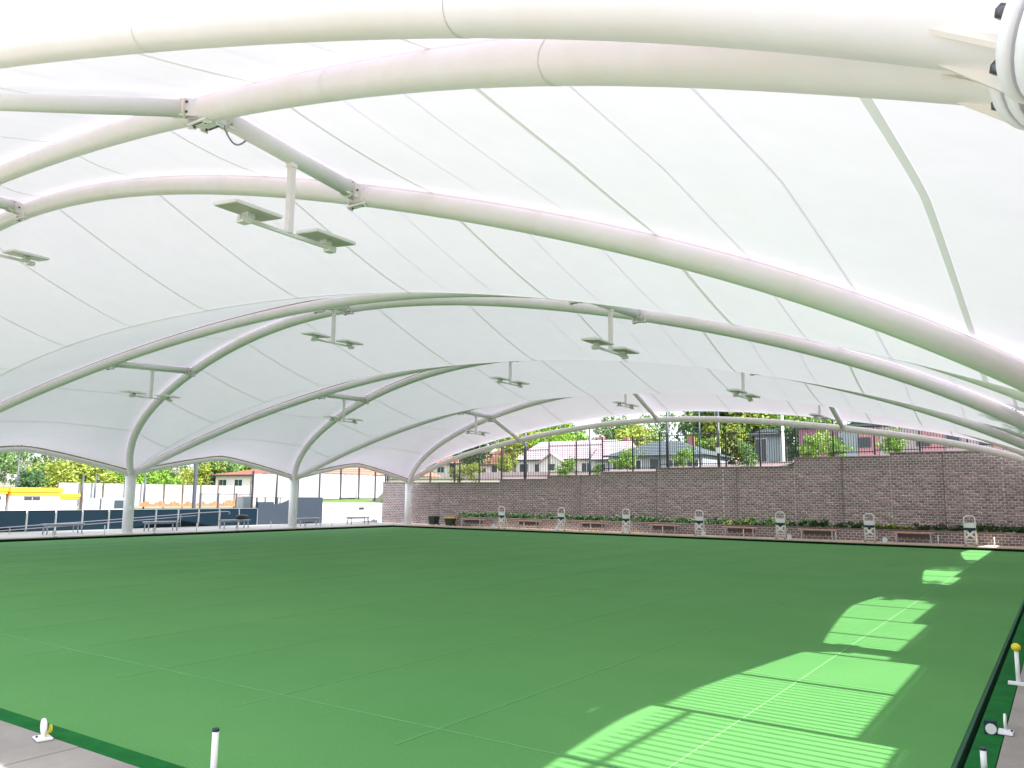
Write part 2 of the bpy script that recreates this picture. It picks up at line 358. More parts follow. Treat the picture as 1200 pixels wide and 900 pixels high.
def vz(s): return 3.02 + 3.73 * (1 - abs(s) ** 2.25)
def F_A(key):                                                # membrane height line above an arch
    def f(s):
        p = A(key, s); q = 1 - s * s
        if key[0] == 'E': return p + Vector((0, 0.02, .20 + .24 * q ** .6 + .08 * max(0, s) * q))
        if key[0] == 'T': return p + Vector((0, 0, .21 + .10 * q))
        return p + Vector((0, 0, .215))
    return f
def F_V(i):
    return lambda s: Vector((XM + s * XH, col_y(i), vz(s) + .02))
def region(fa, fb, kind, name):
    """one field of membrane between two curves; kind: 'pair' (arch to arch), 'va' (valley to arch), 'end'"""
    NT = 14
    def S(s, t):
        a, b = fa(s), fb(s); p = a.lerp(b, t)
        if kind == 'pair':
            e = abs(s) ** 9; sag = -0.10 * (1 - abs(s) ** 3)
            u = abs(2 * t - 1); p.z += e * 0.97 * (1 - u ** 1.25) + sag * (1 - u * u)
            if s > 0: p.z += .43 * s ** 34 * u ** 2
        elif kind == 'va':
            w = t ** 1.22; p.z = a.z + (b.z - a.z) * w
        else: p.z += -0.06 * 4 * t * (1 - t) * (1 - s * s)
        return p
    m = MB()
    for s in SX:
        for j in range(NT + 1): m.v.append(tuple(S(s, j / NT)))
    for i in range(len(SX) - 1):
        for j in range(NT):
            a = i * (NT + 1) + j; m.f.append((a, a + 1, a + NT + 2, a + NT + 1)); m.sm.append(True)
    o = P(m, 'membrane', M['fabric'], fix=False)
    for k in range(-5, 6):
        x = -18.30 + 3.50 * k; s0 = (x - XM) / XH
        if abs(s0) > .985: continue
        w = .035 / XH; q = MB()
        for j in range(NT + 1):
            for s in (s0 - w, s0 + w):
                p = S(s, j / NT); q.v.append((p.x, p.y, p.z - .012))
        for j in range(NT):
            a = 2 * j; q.f.append((a, a + 1, a + 3, a + 2)); q.sm.append(True)
        P(q, 'seam', M['seam'], fix=False)
    streak = MB()  # thin strips added to imitate faint shadow streaks across the fabric
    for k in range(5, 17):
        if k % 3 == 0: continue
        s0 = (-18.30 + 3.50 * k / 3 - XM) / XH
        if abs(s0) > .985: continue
        w = .016 / XH; b0_ = len(streak.v)
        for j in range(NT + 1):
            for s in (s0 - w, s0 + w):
                p = S(s, j / NT); streak.v.append((p.x, p.y, p.z - .006))
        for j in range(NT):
            a = b0_ + 2 * j; streak.f.append((a, a + 1, a + 3, a + 2)); streak.sm.append(True)
    P(streak, 'shadow_streaks', M['faint_strip'], fix=False)['kind'] = 'stuff'
    return S
region(F_A(('T', -1)), F_A(('P', -1)), 'end', 'near')
for i in (-1, 0, 1, 2):
    region(F_A(('P', i)), F_A(('Q', i + 1)), 'pair', 'pair')
for i in (0, 1, 2):
    region(F_V(i), F_A(('Q', i)), 'va', 'v'); region(F_V(i), F_A(('P', i)), 'va', 'v')
    q = MB()
    for s in SX:
        for dy in (-.035, .035):
            p = F_V(i)(s); q.v.append((p.x, p.y + dy, p.z - .010))
    for j in range(len(SX) - 1):
        a = 2 * j; q.f.append((a, a + 2, a + 3, a + 1)); q.sm.append(True)
    P(q, 'valley_seam', M['seam'], fix=False)
region(F_A(('Q', 3)), F_A(('E', 3)), 'end', 'far')
# edge cable and hooks between the far arch and the fabric
fe = F_A(('E', 3)); ec = MB(); ec.tube([fe(s * .995) for s in SX], .022, 6, caps=False); P(ec, 'edge_cable', M['white'])
for k in range(23):
    s = -0.93 + 1.86 * k / 22; h_ = MB(); p = A(('E', 3), s); q = fe(s)
    h_.bar(p + Vector((0, 0, RAD - .02)), q, .02, .03); P(h_, 'edge_hook', M['paint2'])
# columns
for i in (-1, 0, 1, 2, 3):
    for x in (-WL, WR):
        c = MB(); n = 24
        c.tube([(x, col_y(i), -.03), (x, col_y(i), 2.99 if x < 0 else 3.36)], .25, n); cb = P(c, 'column', M['colpaint'])
        c = MB(); c.tube([(x, col_y(i), 0.0), (x, col_y(i), .035)], .33, n); pl = P(c, 'base_plate', M['paint2'])
        for k in range(6):
            a = k * pi / 3 + .3
        c = MB(); c.box((x - .30, col_y(i) - .012, 2.78), (x + .30, col_y(i) + .012, 3.12)); c.box((x - .012, col_y(i) - .36, 2.80), (x + .012, col_y(i) + .36, 3.08))
        P(c, 'gusset_plate', M['paint'])
        if x < 0:
            c = MB(); c.box((x + .245, col_y(i) - .05, 1.15), (x + .30, col_y(i) + .05, 1.35)); c.box((x + .245, col_y(i) - .04, 2.2), (x + .28, col_y(i) + .04, 2.28))
            P(c, 'junction_box', M['housing'])
# eave beams
for i in (-1, 0, 1, 2):
    for x in (-WL, WR):
        pts = []
        for k in range(33):
            u = -1 + 2 * k / 32; y = col_y(i) + (u + 1) / 2 * BAY
            lo = 2.93 if x < 0 else 3.36
            pts.append((x, y, lo + (3.89 - lo) * (1 - (abs(u) ** 3 * .12 + .88 * ((u * u + .012) ** .5 - .11) / (1.006 - .11)))))
        t = MB(); t.tube(pts, .115, 14); P(t, 'eave_beam', M['paint'])
        t = MB()
        for a, b in zip(pts, pts[1:]): t.bar((a[0], a[1], a[2] + .14), (b[0], b[1], b[2] + .14), .04, .05)
        P(t, 'membrane_track', M['track'])
        if True:                                              # closing strip of fabric above the beam
            pass
# struts with clevis plates
def collar(p, d, parent):
    """plates and bolts where a strut meets an arch; d = unit vector along the strut away from the arch"""
    side = Vector((1, 0, 0)) if abs(d.x) < .8 else Vector((0, 1, 0))
    m = MB(); up = Vector((0, 0, 1))
    for sg in (-1, 1):
        m.bar(p + side * .07 * sg + d * .10 - up * .0, p + side * .07 * sg + d * .40, .022, .24)
        m.bar(p + side * .172 * sg - up * .24 + d * .085, p + side * .172 * sg + up * .10 + d * .085, .02, .11, up=d)
    q_ = p + d * .085 - up * (.19 if d.y > 0 else .197)
    m.bar(q_ - side * .20, q_ + side * .20, .12, .03)
    o = P(m, 'clevis_plate', M['rust'] if False else M['paint2'])
    b = MB(); far = p.y > 21
    def done():
        nonlocal b
        if not far: P(b, 'bolt', M['bolt']); b = MB()
    for (du, dd) in ((-.07, .32), (.07, .32), (-.20, .12), (.0, .20)):
        b.tube([p + side * -.10 + d * dd + up * du, p + side * .10 + d * dd + up * du], .017, 8); done()
    for sg in (-1, 1):
        b.tube([p - up * .235 + side * sg * .12 + d * .085, p - up * .165 + side * sg * .12 + d * .085], .016, 8); done()
    if far: P(b, 'bolts', M['bolt'])['kind'] = 'stuff'
def strut(ka, kb, s, rad=.125, sb=None):
    a = A(ka, s); b = A(kb, s if sb is None else sb); d = (b - a).normalized()
    m = MB(); m.tube([a + d * .30, b - d * .30], rad, 18); P(m, 'strut', M['paint2'])
    m = MB(); m.tube([a + d * .27, a + d * .305], rad + .02, 18); P(m, 'end_cap', M['rust'])
    m = MB(); m.tube([b - d * .305, b - d * .27], rad + .02, 18); P(m, 'end_cap', M['rust'])
    collar(a, d, can); collar(b, -d, can)
    return (a + b) / 2
LAMPS = []
for i in (-1, 0, 1, 2):
    for s in (-.5, 0.0, .5):
        mid = strut(('P', i), ('Q', i + 1), s); LAMPS.append((i, s, mid))
for s in (-.5, 0.0, .5):
    strut(('T', -1), ('P', -1), s - .19, .115, s); strut(('Q', 3), ('E', 3), s, .115)
# hanging cable loops by the near joints
for (i, s) in ((-1, .5), (-1, 0.0)):
    a = A(('P', i), s); m = MB(); pts = []
    for k in range(13):
        u = k / 12; pts.append(a + Vector((.15 - .25 * u, .12 + .62 * u, -.16 - .20 * sin(pi * u) + .06 * u)))
    m.tube(pts, .013, 6); P(m, 'cable', M['cable'])
# splice flanges near the right hand springing of the two near arches
for key, s0 in ((('P', -1), .9685), (('T', -1), .9692)):
    c = A(key, s0); d = (A(key, s0 + .004) - A(key, s0 - .004)).normalized(); side = d.cross(Vector((0, 0, 1))).normalized(); up = side.cross(d)
    m = MB(); m.tube([c - d * .050, c - d * .006], .225, 36); m.tube([c + d * .006, c + d * .050], .225, 36); P(m, 'splice_flange', M['colpaint'])
    m = MB()
    for k in range(8):
        a = k * pi / 4 + .2; rdir = side * cos(a) + up * sin(a); tn = d.cross(rdir)
        for sg in (-1, 1):
            p0 = c + d * .05 * sg + rdir * (RAD - .01); p1 = c + d * .05 * sg + rdir * .22; p2 = c + d * .36 * sg + rdir * (RAD - .005)
            n = len(m.v)
            for w in (-.008, .008):
                m.v += [tuple(p0 + tn * w), tuple(p1 + tn * w), tuple(p2 + tn * w)]
            m.f += [(n, n + 1, n + 2), (n + 5, n + 4, n + 3), (n, n + 3, n + 4, n + 1), (n + 1, n + 4, n + 5, n + 2), (n + 2, n + 5, n + 3, n)]; m.sm += [False] * 5
    P(m, 'gusset', M['rust'])
    for k in range(8):
        a = k * pi / 4 + .2 + pi / 8; rdir = side * cos(a) + up * sin(a); b = MB()
        b.tube([c - d * .085 + rdir * .195, c + d * .085 + rdir * .195], .012, 8); b.tube([c - d * .082 + rdir * .195, c - d * .052 + rdir * .195], .022, 6); b.tube([c + d * .052 + rdir * .195, c + d * .09 + rdir * .195], .025, 6)
        P(b, 'bolt', M['bolt'])

# ------------------------------------------------------------------ hanging twin lights
def make_light(label):
    t = thing('floodlight', label, 'light', group='twin panel lights hanging from the canopy struts')
    m = MB(); m.box((-.045, -.045, -1.17), (.045, .045, -.11)); m.box((-.06, -.06, -.17), (.06, .06, -.10)); m.obj('drop_rod', M['paint'], t)
    m = MB(); m.bar((0, -.88, -1.185), (0, .88, -1.185), .05, .05); m.obj('cross_bar', M['paint2'], t)
    for sg in (-1, 1):
        h_ = MB(); c = Matrix.Translation((.03, .72 * sg - .02, -1.05)) @ Matrix.Rotation(R_(5), 4, 'Y')
        h_.box((-.24, -.40, -.028), (.24, .40, .02), c); h_.box((-.15, -.30, .02), (.15, .30, .045), c)
        for k in range(7): h_.box((-.13, -.28 + k * .09, .045), (.13, -.265 + k * .09, .055), c)
        hd = h_.obj('light_panel', M['housing'], t); bevel(hd, .008, 1)
        l = MB(); l.box((-.225, -.385, -.036), (.225, .385, -.029), c); l.obj('lens', M['lens'], hd)
        b = MB(); b.box((-.07, .72 * sg - .06, -1.16), (.07, .72 * sg + .06, -1.085)); b.box((-.09, .80 * sg - .04, -1.24), (.05, .80 * sg + .10, -1.16)); b.obj('bracket', M['paint2'], t)
    return t
BN = {-1: 'the nearest bay', 0: 'the second bay', 1: 'the third bay', 2: 'the farthest bay'}
SN = {-.5: 'left-hand strut', 0.0: 'middle strut', .5: 'right-hand strut'}
L0 = None
for (i, s, mid) in LAMPS:
    lab = 'twin panel light hung from the %s of %s' % (SN[s], BN[i])
    if L0 is None: L0 = make_light(lab); L0.location = mid
    else: dup(L0, mid, 0, lab)

# ------------------------------------------------------------------ far retaining wall, blocks, fence
def block_wall(parent, x0, x1, ztop, z0, y, name='block', face=-1, bl=.27, bh=.125):
    """block facing of a wall in the plane y (facing -y); many thousand blocks: joined"""
    m = MB(); row = 0; z = z0
    while z < ztop - .02:
        zt = min(z + bh - .022, ztop); x = x0 - (row % 2) * bl / 2
        while x < x1:
            a, b = max(x + .014, x0), min(x + bl - .014, x1)
            if b - a > .03:
                pr = .010 + random.random() * .014; n = len(m.v); e = .010
                for (px, pz, py) in ((a, z, 0), (b, z, 0), (b, zt, 0), (a, zt, 0), (a + e, z + e, pr), (b - e, z + e, pr), (b - e, zt - e, pr), (a + e, zt - e, pr)):
                    m.v.append((px, y - py, pz))
                for f in ((4, 5, 6, 7), (0, 1, 5, 4), (1, 2, 6, 5), (2, 3, 7, 6), (3, 0, 4, 7)):
                    m.f.append(tuple(n + i for i in f)); m.sm.append(False)
            x += bl
        z += bh; row += 1
    o = m.obj(name, M['block'], parent, fix=False); o['kind'] = 'stuff'; return o
WY = 45.0
wall = thing('retaining_wall', 'long stepped brown block retaining wall behind the far end of the green', 'wall', (-20, WY, 0))
inv = Matrix.Translation((20, -WY, 0))
secs = [(-42.0, -31.45), (-31.45, -27.70), (-27.70, -23.83), (-23.83, -20.10), (-20.10, -12.05), (-12.05, -7.3), (-7.3, -2.4), (-2.4, 2.2)]
for (a, b) in secs:
    zt = wall_top((a + b) / 2)
    m = MB(); m.box((a + .004, WY, -.4), (b - .004, WY + .30, zt)); o = m.obj('wall_core', M['mortar'], wall); o.matrix_parent_inverse = inv
    cuts = [a] + [c for c in (-36.6, -16.0) if a < c < b] + [b]
    for c0, c1 in zip(cuts, cuts[1:]):
        o = block_wall(wall, c0 + .01, c1 - .01, zt, 0.0, WY - .001); o.matrix_parent_inverse = inv
    m = MB(); m.box((a, WY - .05, zt + .001), (b - .003, WY + .34, zt + .055)); o = m.obj('capping', M['cap'], wall); o.matrix_parent_inverse = inv
for x in (-36.6, -25.2, -20.09, -15.2, -9.6, -4.9, -.3):
    m = MB(); m.box((x - .016, WY - .034, .02), (x + .016, WY - .003, wall_top(x) - .01)); o = m.obj('movement_joint', M['underseat_panel'], wall); o.matrix_parent_inverse = inv
# end return of the wall with the lit face
# planter in front of the wall
pla = thing('planter', 'low block planter along the foot of the retaining wall', 'planter', (-16, 43.7, 0))
inv2 = Matrix.Translation((16, -43.7, 0))
for f in (lambda: (lambda m: m.box((-34.7, 43.72, -.4), (2.2, 43.95, .53)).obj('planter_core', M['mortar'], pla))(MB()),
          lambda: block_wall(pla, -34.7, 2.2, .53, 0.0, 43.719),
          lambda: (lambda m: m.box((-34.72, 43.67, .531), (2.2, 43.99, .575)).obj('capping', M['cap'], pla))(MB()),
          lambda: (lambda m: m.box((-34.72, 43.72, -.4), (-34.5, 44.95, .53)).obj('end_wall', M['block'], pla))(MB()),
          lambda: (lambda m: m.box((-34.5, 43.96, -.4), (2.2, 44.95, .47)).obj('soil', M['barkd'], pla))(MB())):
    o = f(); o.matrix_parent_inverse = inv2

def leaf_blob(n, rx, ry, rz, size, cz=0, seed=1, hollow=.35, lump=5):
    rnd = random.Random(seed); m = MB()
    lumps = [(rnd.uniform(-.6, .6), rnd.uniform(-.6, .6), rnd.uniform(-.55, .6), rnd.uniform(.35, .6)) for _ in range(lump)]
    k = 0
    while k < n:
        L = rnd.choice(lumps); v = Vector((rnd.gauss(0, 1), rnd.gauss(0, 1), rnd.gauss(0, 1))).normalized() * (hollow + (1 - hollow) * rnd.random()) * L[3]
        p = Vector((L[0], L[1], L[2])) + v
        c = Vector((p.x * rx, p.y * ry, cz + p.z * rz)); a = Vector((rnd.gauss(0, 1), rnd.gauss(0, 1), rnd.gauss(0, .7))).normalized()
        b = a.cross(Vector((rnd.gauss(0, 1), rnd.gauss(0, 1), rnd.gauss(0, 1)))).normalized(); sz = size * rnd.uniform(.6, 1.4)
        m.face([c - a * sz, c + b * sz * .55, c + a * sz, c - b * sz * .55]); k += 1
    return m
SH = [leaf_blob(220, .42, .36, .24, .055, .2, sd_).mesh('planter_shrub', mm) for sd_, mm in ((3, M['leafd']), (4, M['leafd']), (5, M['leafd']), (6, M['leafy']))]
for k in range(84):
    x = -33.9 + .43 * k + random.uniform(-.1, .1)
    if x > 1.5: break
    yl = random.random() < .06 or (-8.2 < x < -6.2)
    me = SH[3] if yl else random.choice(SH[:3])
    o = place('planter_shrub', me, None, (x, 44.3 + random.uniform(-.12, .12), .45), random.uniform(0, 6))
    sc = random.uniform(.9, 1.2); o.scale = (sc, sc, sc * random.uniform(.8, 1.15))
    tag(o, 'low yellow-green shrub in the planter below the retaining wall' if yl else 'low dark green shrub in the planter below the retaining wall', 'shrub',
        'yellow-green planter shrubs' if yl else 'dark green planter shrubs')

# picket fence
fence = thing('picket_fence', 'tall black steel picket fence stepping along the top of the block wall', 'fence', (-20, WY + .15, 2.9))
invf = Matrix.Translation((20, -(WY + .15), -2.9))
FY = WY + .15
def pz(x): return wall_top(x) + .055
posts_x = [-41.9, -39.8, -37.6, -35.4, -33.25, -31.38, -29.49, -27.65, -25.62, -23.75, -21.68, -19.9, -17.8, -15.86, -13.91, -11.96, -10.02, -8.0, -5.9, -3.8, -1.7, .4, 2.1]
pk = MB(); pk.box((-.012, -.012, .10), (.012, .012, 2.08)); pkm = pk.mesh('picket', M['black'])
pks = []
for k, (a, b) in enumerate(zip(posts_x, posts_x[1:])):
    z = pz((a + b) / 2)
    m = MB(); m.box((a - .04, FY - .04, min(pz(a - .05), z)), (a + .04, FY + .04, z + 2.16)); o = m.obj('post', M['black'], fence); o.matrix_parent_inverse = invf
    for dz in (.18, 1.86):
        m = MB(); m.box((a + .04, FY - .018, z + dz), (b - .04, FY + .018, z + dz + .04)); o = m.obj('rail', M['black'], fence); o.matrix_parent_inverse = invf
    n = int((b - a) / .125)
    for j in range(1, n): pks.append((a + (b - a) * j / n, z))
extra = MB()
for n_, (x, z) in enumerate(sorted(pks, key=lambda q: -q[0])):
    if n_ < 295:
        o = place('picket', pkm, fence, (x, FY, z)); o.matrix_parent_inverse = invf
    else: extra.box((x - .012, FY - .012, z + .10), (x + .012, FY + .012, z + 2.08))
if extra.v:
    o = extra.obj('far_pickets', M['black'], fence); o.matrix_parent_inverse = invf; o['kind'] = 'stuff'

# wall and fence on the right-hand side (they shade the right edge of the green)
RX = 2.30
rw = thing('side_wall', 'stepped block wall with a picket fence along the right side of the green', 'wall', (RX, 20, 0))
invr = Matrix.Translation((-RX, -20, 0))
def rtop(y):
    return (2.98 if y < 8 else 3.29 if y < 12.1 else 3.64 if y < 16 else 3.86 if y < 20 else 4.02 if y < 26 else 4.2)
py = [-6, 0.0, 2.0, 4.0, 6.0, 8.02, 10.05, 12.1, 14.05, 16.0, 18.1, 20.1, 22.2, 24.2, 26.2, 28.3, 30.4, 32.5, 34.6, 36.7, 38.8, 40.9, 43.0, 45.0]
for a, b in zip(py, py[1:]):
    z = rtop((a + b) / 2)
    m = MB(); m.box((RX, a + .003, -.4), (RX + .3, b - .003, z)); o = m.obj('wall_section', M['block'], rw); o.matrix_parent_inverse = invr
    m = MB(); m.box((RX + .1, a - .05, z - .3), (RX + .2, a + .05, z + 2.15)); o = m.obj('post', M['black'], rw); o.matrix_parent_inverse = invr
    if b > 0:
        m = MB()
        for dz in (.15, 1.85): m.box((RX + .13, a + .05, z + dz), (RX + .17, b - .05, z + dz + .04))
        o = m.obj('rail', M['black'], rw); o.matrix_parent_inverse = invr
    if b > 2 and a < 20:
        n = int((b - a) / .135); m = MB()
        for j in range(1, n):
            yy = a + (b - a) * j / n; m.box((RX + .136, yy - .014, z + .05), (RX + .164, yy + .014, z + 2.1))
        o = m.obj('pickets', M['black'], rw); o.matrix_parent_inverse = invr; o['kind'] = 'stuff'

# ------------------------------------------------------------------ scoreboard stands along the far deck
def make_stand(label):
    t = thing('scoreboard_stand', label, 'scoreboard', group='scoreboard stands along the far deck')
    W2, HT = .22, 1.34
    pts = [(-W2, 0, 0), (-W2, 0, HT - .16)] + [(-W2 + .16 - .16 * cos(a), 0, HT - .16 + .16 * sin(a)) for a in [pi / 8 * k for k in range(1, 5)]] + \
          [(W2 - .16 + .16 * sin(a), 0, HT - .16 + .16 * cos(a)) for a in [pi / 8 * k for k in range(1, 5)]] + [(W2, 0, 0)]
    m = MB(); m.tube(pts, .027, 8); m.obj('tube_frame', M['white'], t)
    for z in (.14, .27, .62):
        m = MB(); m.tube([(-W2, 0, z), (W2, 0, z)], .02, 6); m.obj('rung', M['white'], t)
    m = MB(); m.box((-W2 + .02, -.035, .80), (W2 - .02, -.012, 1.02)); m.obj('header_board', M['white'], t)
    m = MB(); m.box((-W2 - .02, -.05, .70), (-.03, -.02, .80)); m.box((.03, -.05, .70), (W2 + .02, -.02, .80)); m.box((-.05, -.051, .60), (.05, -.02, .76)); m.obj('number_flap', M['navy'], t)
    m = MB(); m.bar((-.17, -.03, .36), (.17, -.03, .66), .02, .07, up=(0, 0, 1)); m.bar((-.17, -.028, .66), (.17, -.028, .36), .02, .07); m.box((-.09, -.045, .44), (.09, -.02, .58)); m.obj('score_panel', M['white'], t)
    m = MB()
    for sx in (-1, 1): m.tube([(sx * W2, 0, .9), (sx * W2, .42, .02)], .018, 6)
    m.obj('back_stay', M['white'], t)
    m = MB()
    for sx in (-1, 1): m.box((sx * W2 - .035, -.08, 0), (sx * W2 + .035, .08, .03))
    m.obj('foot', M['black'], t)
    return t
xs_ = [-29.3, -24.98, -20.72, -16.38, -12.1, -7.9, -3.68]
nm_ = ['leftmost, beside the first timber bench', 'second from the left', 'third from the left', 'in the middle of the row of seven', 'third from the right', 'below the yellow shrubs, second from the right', 'rightmost in the row']
s0 = None
for k, x in enumerate(xs_):
    lab = 'white tubular scoreboard stand on the far deck, ' + nm_[k]
    if s0 is None: s0 = make_stand(lab); s0.location = (x, 42.2, 0)
    else: dup(s0, (x, 42.2 + random.uniform(-.05, .05), 0), random.uniform(-.06, .06), lab)

# ------------------------------------------------------------------ timber benches (far) and metal benches (left)
def make_bench(label, L, seat_m, leg_m, group, name, slats=3):
    t = thing(name, label, 'bench', group=group)
    for k in range(slats):
        y = -.17 + .34 * k / (slats - 1); m = MB(); m.box((-L / 2, y - .052, .440), (L / 2, y + .052, .500)); bevel(m.obj('slat', seat_m, t), .006, 1)
    for sx in (-1, 1):
        m = MB(); x = sx * (L / 2 - .12)
        m.bar((x, -.20, 0), (x - sx * .03, -.15, .44), .05, .05); m.bar((x, .20, 0), (x - sx * .03, .15, .44), .05, .05); m.box((x - .06 * 1, -.2, .41), (x + .03, .2, .444))
        m.obj('leg', leg_m, t)
    m = MB(); m.box((-L / 2 + .15, .10, .24 if seat_m is M['timber'] else .36), (L / 2 - .15, .13, .42)); m.obj('underseat_panel', M['underseat_panel'] if seat_m is M['timber'] else leg_m, t)  # under timber seats: dark panel added to stand for the shade there
    return t
fb = [(-32.2, 1.5), (-27.9, 1.75), (-23.35, 1.75), (-18.8, 1.75), (-14.45, 1.75), (-10.5, 1.7), (-6.1, 1.75)]
b0 = None
bn_ = ['beside the bin with the yellow lid', 'between the first and second scoreboard stands', 'between the second and third scoreboard stands', 'between the third and fourth scoreboard stands',
       'between the fourth and fifth scoreboard stands', 'between the fifth and sixth scoreboard stands', 'between the sixth and rightmost scoreboard stands']
for k, (x, L) in enumerate(fb):
    lab = 'timber bench on the far deck ' + bn_[k]
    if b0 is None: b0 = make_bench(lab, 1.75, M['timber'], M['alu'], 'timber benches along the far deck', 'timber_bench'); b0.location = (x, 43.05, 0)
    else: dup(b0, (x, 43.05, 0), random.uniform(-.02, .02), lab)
lb = [(20.7, 'leftmost, nearest the camera'), (25.85, 'just right of the near white column'), (30.5, 'carrying the black bag'), (36.1, 'in front of the dark blue wall'), (40.5, 'by the white wall in the far corner')]
b1 = None
for k, (y, tx) in enumerate(lb):
    lab = 'grey metal bench on the left deck, ' + tx
    if b1 is None: b1 = make_bench(lab, 1.9, M['alu'], M['alu'], 'metal benches along the left deck', 'metal_bench'); b1.location = (-40.0, y, 0); b1.rotation_euler = (0, 0, pi / 2)
    else: dup(b1, (-40.0, y, 0), pi / 2, lab)
# bag on bench
m = MB(); bag = thing('bag', 'black bag lying on a grey metal bench by the dark fence', 'bag', (-40.0, 31.0, .487))
m.tube([(0, -.42, .13), (0, -.36, .14), (0, 0, .16), (0, .36, .14), (0, .42, .13)], [.05, .12, .15, .12, .05], 12); m.obj('bag_body', M['bin'], bag)
m = MB(); m.tube([(.02, -.2, .27), (.03, -.1, .36), (.03, .1, .36), (.02, .2, .27)], .014, 6); m.obj('handle', M['black'], bag)

# bins
def make_bin(label, loc, lid):
    t = thing('bin', label, 'bin', loc)
    m = MB(); m.v = [(-.22, -.22, .04), (.22, -.22, .04), (.22, .22, .04), (-.22, .22, .04), (-.28, -.28, .50), (.28, -.28, .50), (.28, .28, .50), (-.28, .28, .50)]
    m.f = [(0, 3, 2, 1), (4, 5, 6, 7), (0, 1, 5, 4), (1, 2, 6, 5), (2, 3, 7, 6), (3, 0, 4, 7)]; m.sm = [False] * 6
    bevel(m.obj('bin_body', M['bin'], t), .015)
    m = MB(); m.box((-.31, -.31, .501), (.31, .31, .55)); m.box((-.24, -.26, .55), (.24, .2, .585)); bevel(m.obj('lid', lid, t), .012)
    m = MB(); m.tube([(-.25, .27, .05), (-.18, .27, .05)], .06, 10); m.tube([(.18, .27, .05), (.25, .27, .05)], .06, 10); m.obj('wheel', M['black'], t)
make_bin('dark bin with a black lid against the block wall beside the corner column', (-35.9, 43.6, 0), M['bin'])
make_bin('dark bin with a yellow lid at the end of the block planter', (-34.0, 43.0, 0), M['ball'])

# ------------------------------------------------------------------ rink markers and pegs on the ditch edge
def make_marker(label, loc, rz, group='white rink marker discs round the green', sc=1.0, knob=False):
    t = thing('rink_marker', label, 'marker', loc, rz, group)
    m = MB(); m.box((-.10, -.075, 0), (.10, .075, .03)); bevel(m.obj('base', M['white'], t), .005, 1)
    m = MB(); m.box((-.104, -.079, -.0), (.104, .079, .006)); m.obj('base_edge', M['navy'], t)
    m = MB(); m.tube([(0, -.011, .135 * sc), (0, .011, .135 * sc)], .092 * sc, 28); m.bar((0, 0, .02), (0, 0, .08), .07, .02); m.obj('disc', M['white'], t)
    m = MB(); m.tube([(0, -.06, .035), (0, -.06, .05)], .012, 8); m.obj('screw', M['navy'], t)
    if knob:
        m = MB(); m.tube([(.0, .06, .105), (.0, .075, .105)], .045, 20); m.bar((0, .02, .03), (0, .066, .10), .02, .015); m.obj('yellow_disc', M['ball'], t)
    return t
mk = make_marker('round white rink marker with a small yellow disc behind, at the near left', (-7.19, 3.70, 0), R_(-12), 'near rink markers', 1.0, True); mk.scale = (.78, .78, .74)
mk2 = make_marker('white rink marker seen edge-on on the right-hand deck beside the ditch', (-.585, 8.72, 0), R_(90), 'near rink markers'); mk2.scale = (.78, .78, .74)
m0 = None
for k, x in enumerate([-29.36, -24.83, -20.37, -15.88, -11.45, -7.1]):
    lab = 'white round rink marker on the far deck edge, %s from the left' % ORD[k]
    if m0 is None: m0 = make_marker(lab, (x, 41.42, .012), 0, sc=1.25)
    else: dup(m0, (x, 41.42, .012), 0, lab)
for k, y in enumerate([9.4, 14.2, 19.1, 23.96, 28.86, 33.7]):
    dup(m0, (-37.62, y, .012), R_(-75), 'white round rink marker on the left deck edge, %s from the camera end' % ORD[k])
# plaque on the bank
t = thing('rink_plaque', 'white disc on a small black square leaning on the green ditch bank', 'marker', (-.69, 8.62, -.006), R_(20)); t.scale = (.62, .62, .62)
m = MB(); m.box((-.085, .012, 0), (.085, .026, .19)); m.obj('backing', M['navy'], t); m = MB(); m.tube([(0, -.002, .08), (0, .0115, .08)], .072, 24); m.obj('disc', M['white'], t)

def make_peg(label, loc, cap, Hh=.46, group='white boundary pegs round the green', base=False):
    t = thing('boundary_peg', label, 'peg', loc, 0, group)
    m = MB(); m.tube([(0, 0, 0), (0, 0, Hh)], .022, 12); m.obj('stake', M['white'], t)
    m = MB()
    if cap == 'black': m.tube([(0, 0, Hh + .001), (0, 0, Hh + .02)], .024, 12); m.obj('cap', M['navy'], t)
    else:
        m.tube([(0, 0, Hh + .001 + .09 * k / 6) for k in range(7)], [.015, .036, .046, .048, .046, .036, .012], 14); m.obj('ball', M['ball'], t)
    if base: m = MB(); m.box((-.10, -.05, 0), (.10, .05, .025)); m.obj('base', M['white'], t)
    return t
make_peg('white peg with a black cap standing at the near edge of the green', (-4.93, 3.70, 0), 'black', .43, 'near pegs')
make_peg('white peg with a yellow ball on top on the right-hand deck', (-.585, 11.05, 0), 'ball', .36, 'near pegs', True)
make_peg('white peg with a black cap at the bottom right beside the ditch', (-.655, 7.40, -.006), 'black', .17, 'near pegs')
p0 = None
for k, x in enumerate([-27.17, -22.62, -18.2, -13.77, -9.28, -4.9, -2.72]):
    lab = 'white peg on the far deck edge, %s from the left' % ORD[k]
    if p0 is None: p0 = make_peg(lab, (x, 41.5, 0), 'black')
    else: dup(p0, (x, 41.5, 0), 0, lab)
for k, y in enumerate([11.8, 16.7, 21.47, 26.41, 31.23, 35.9, 39.0]):
    dup(p0, (-37.7, y, 0), 0, 'white peg on the left deck edge, %s from the camera end' % ORD[k])

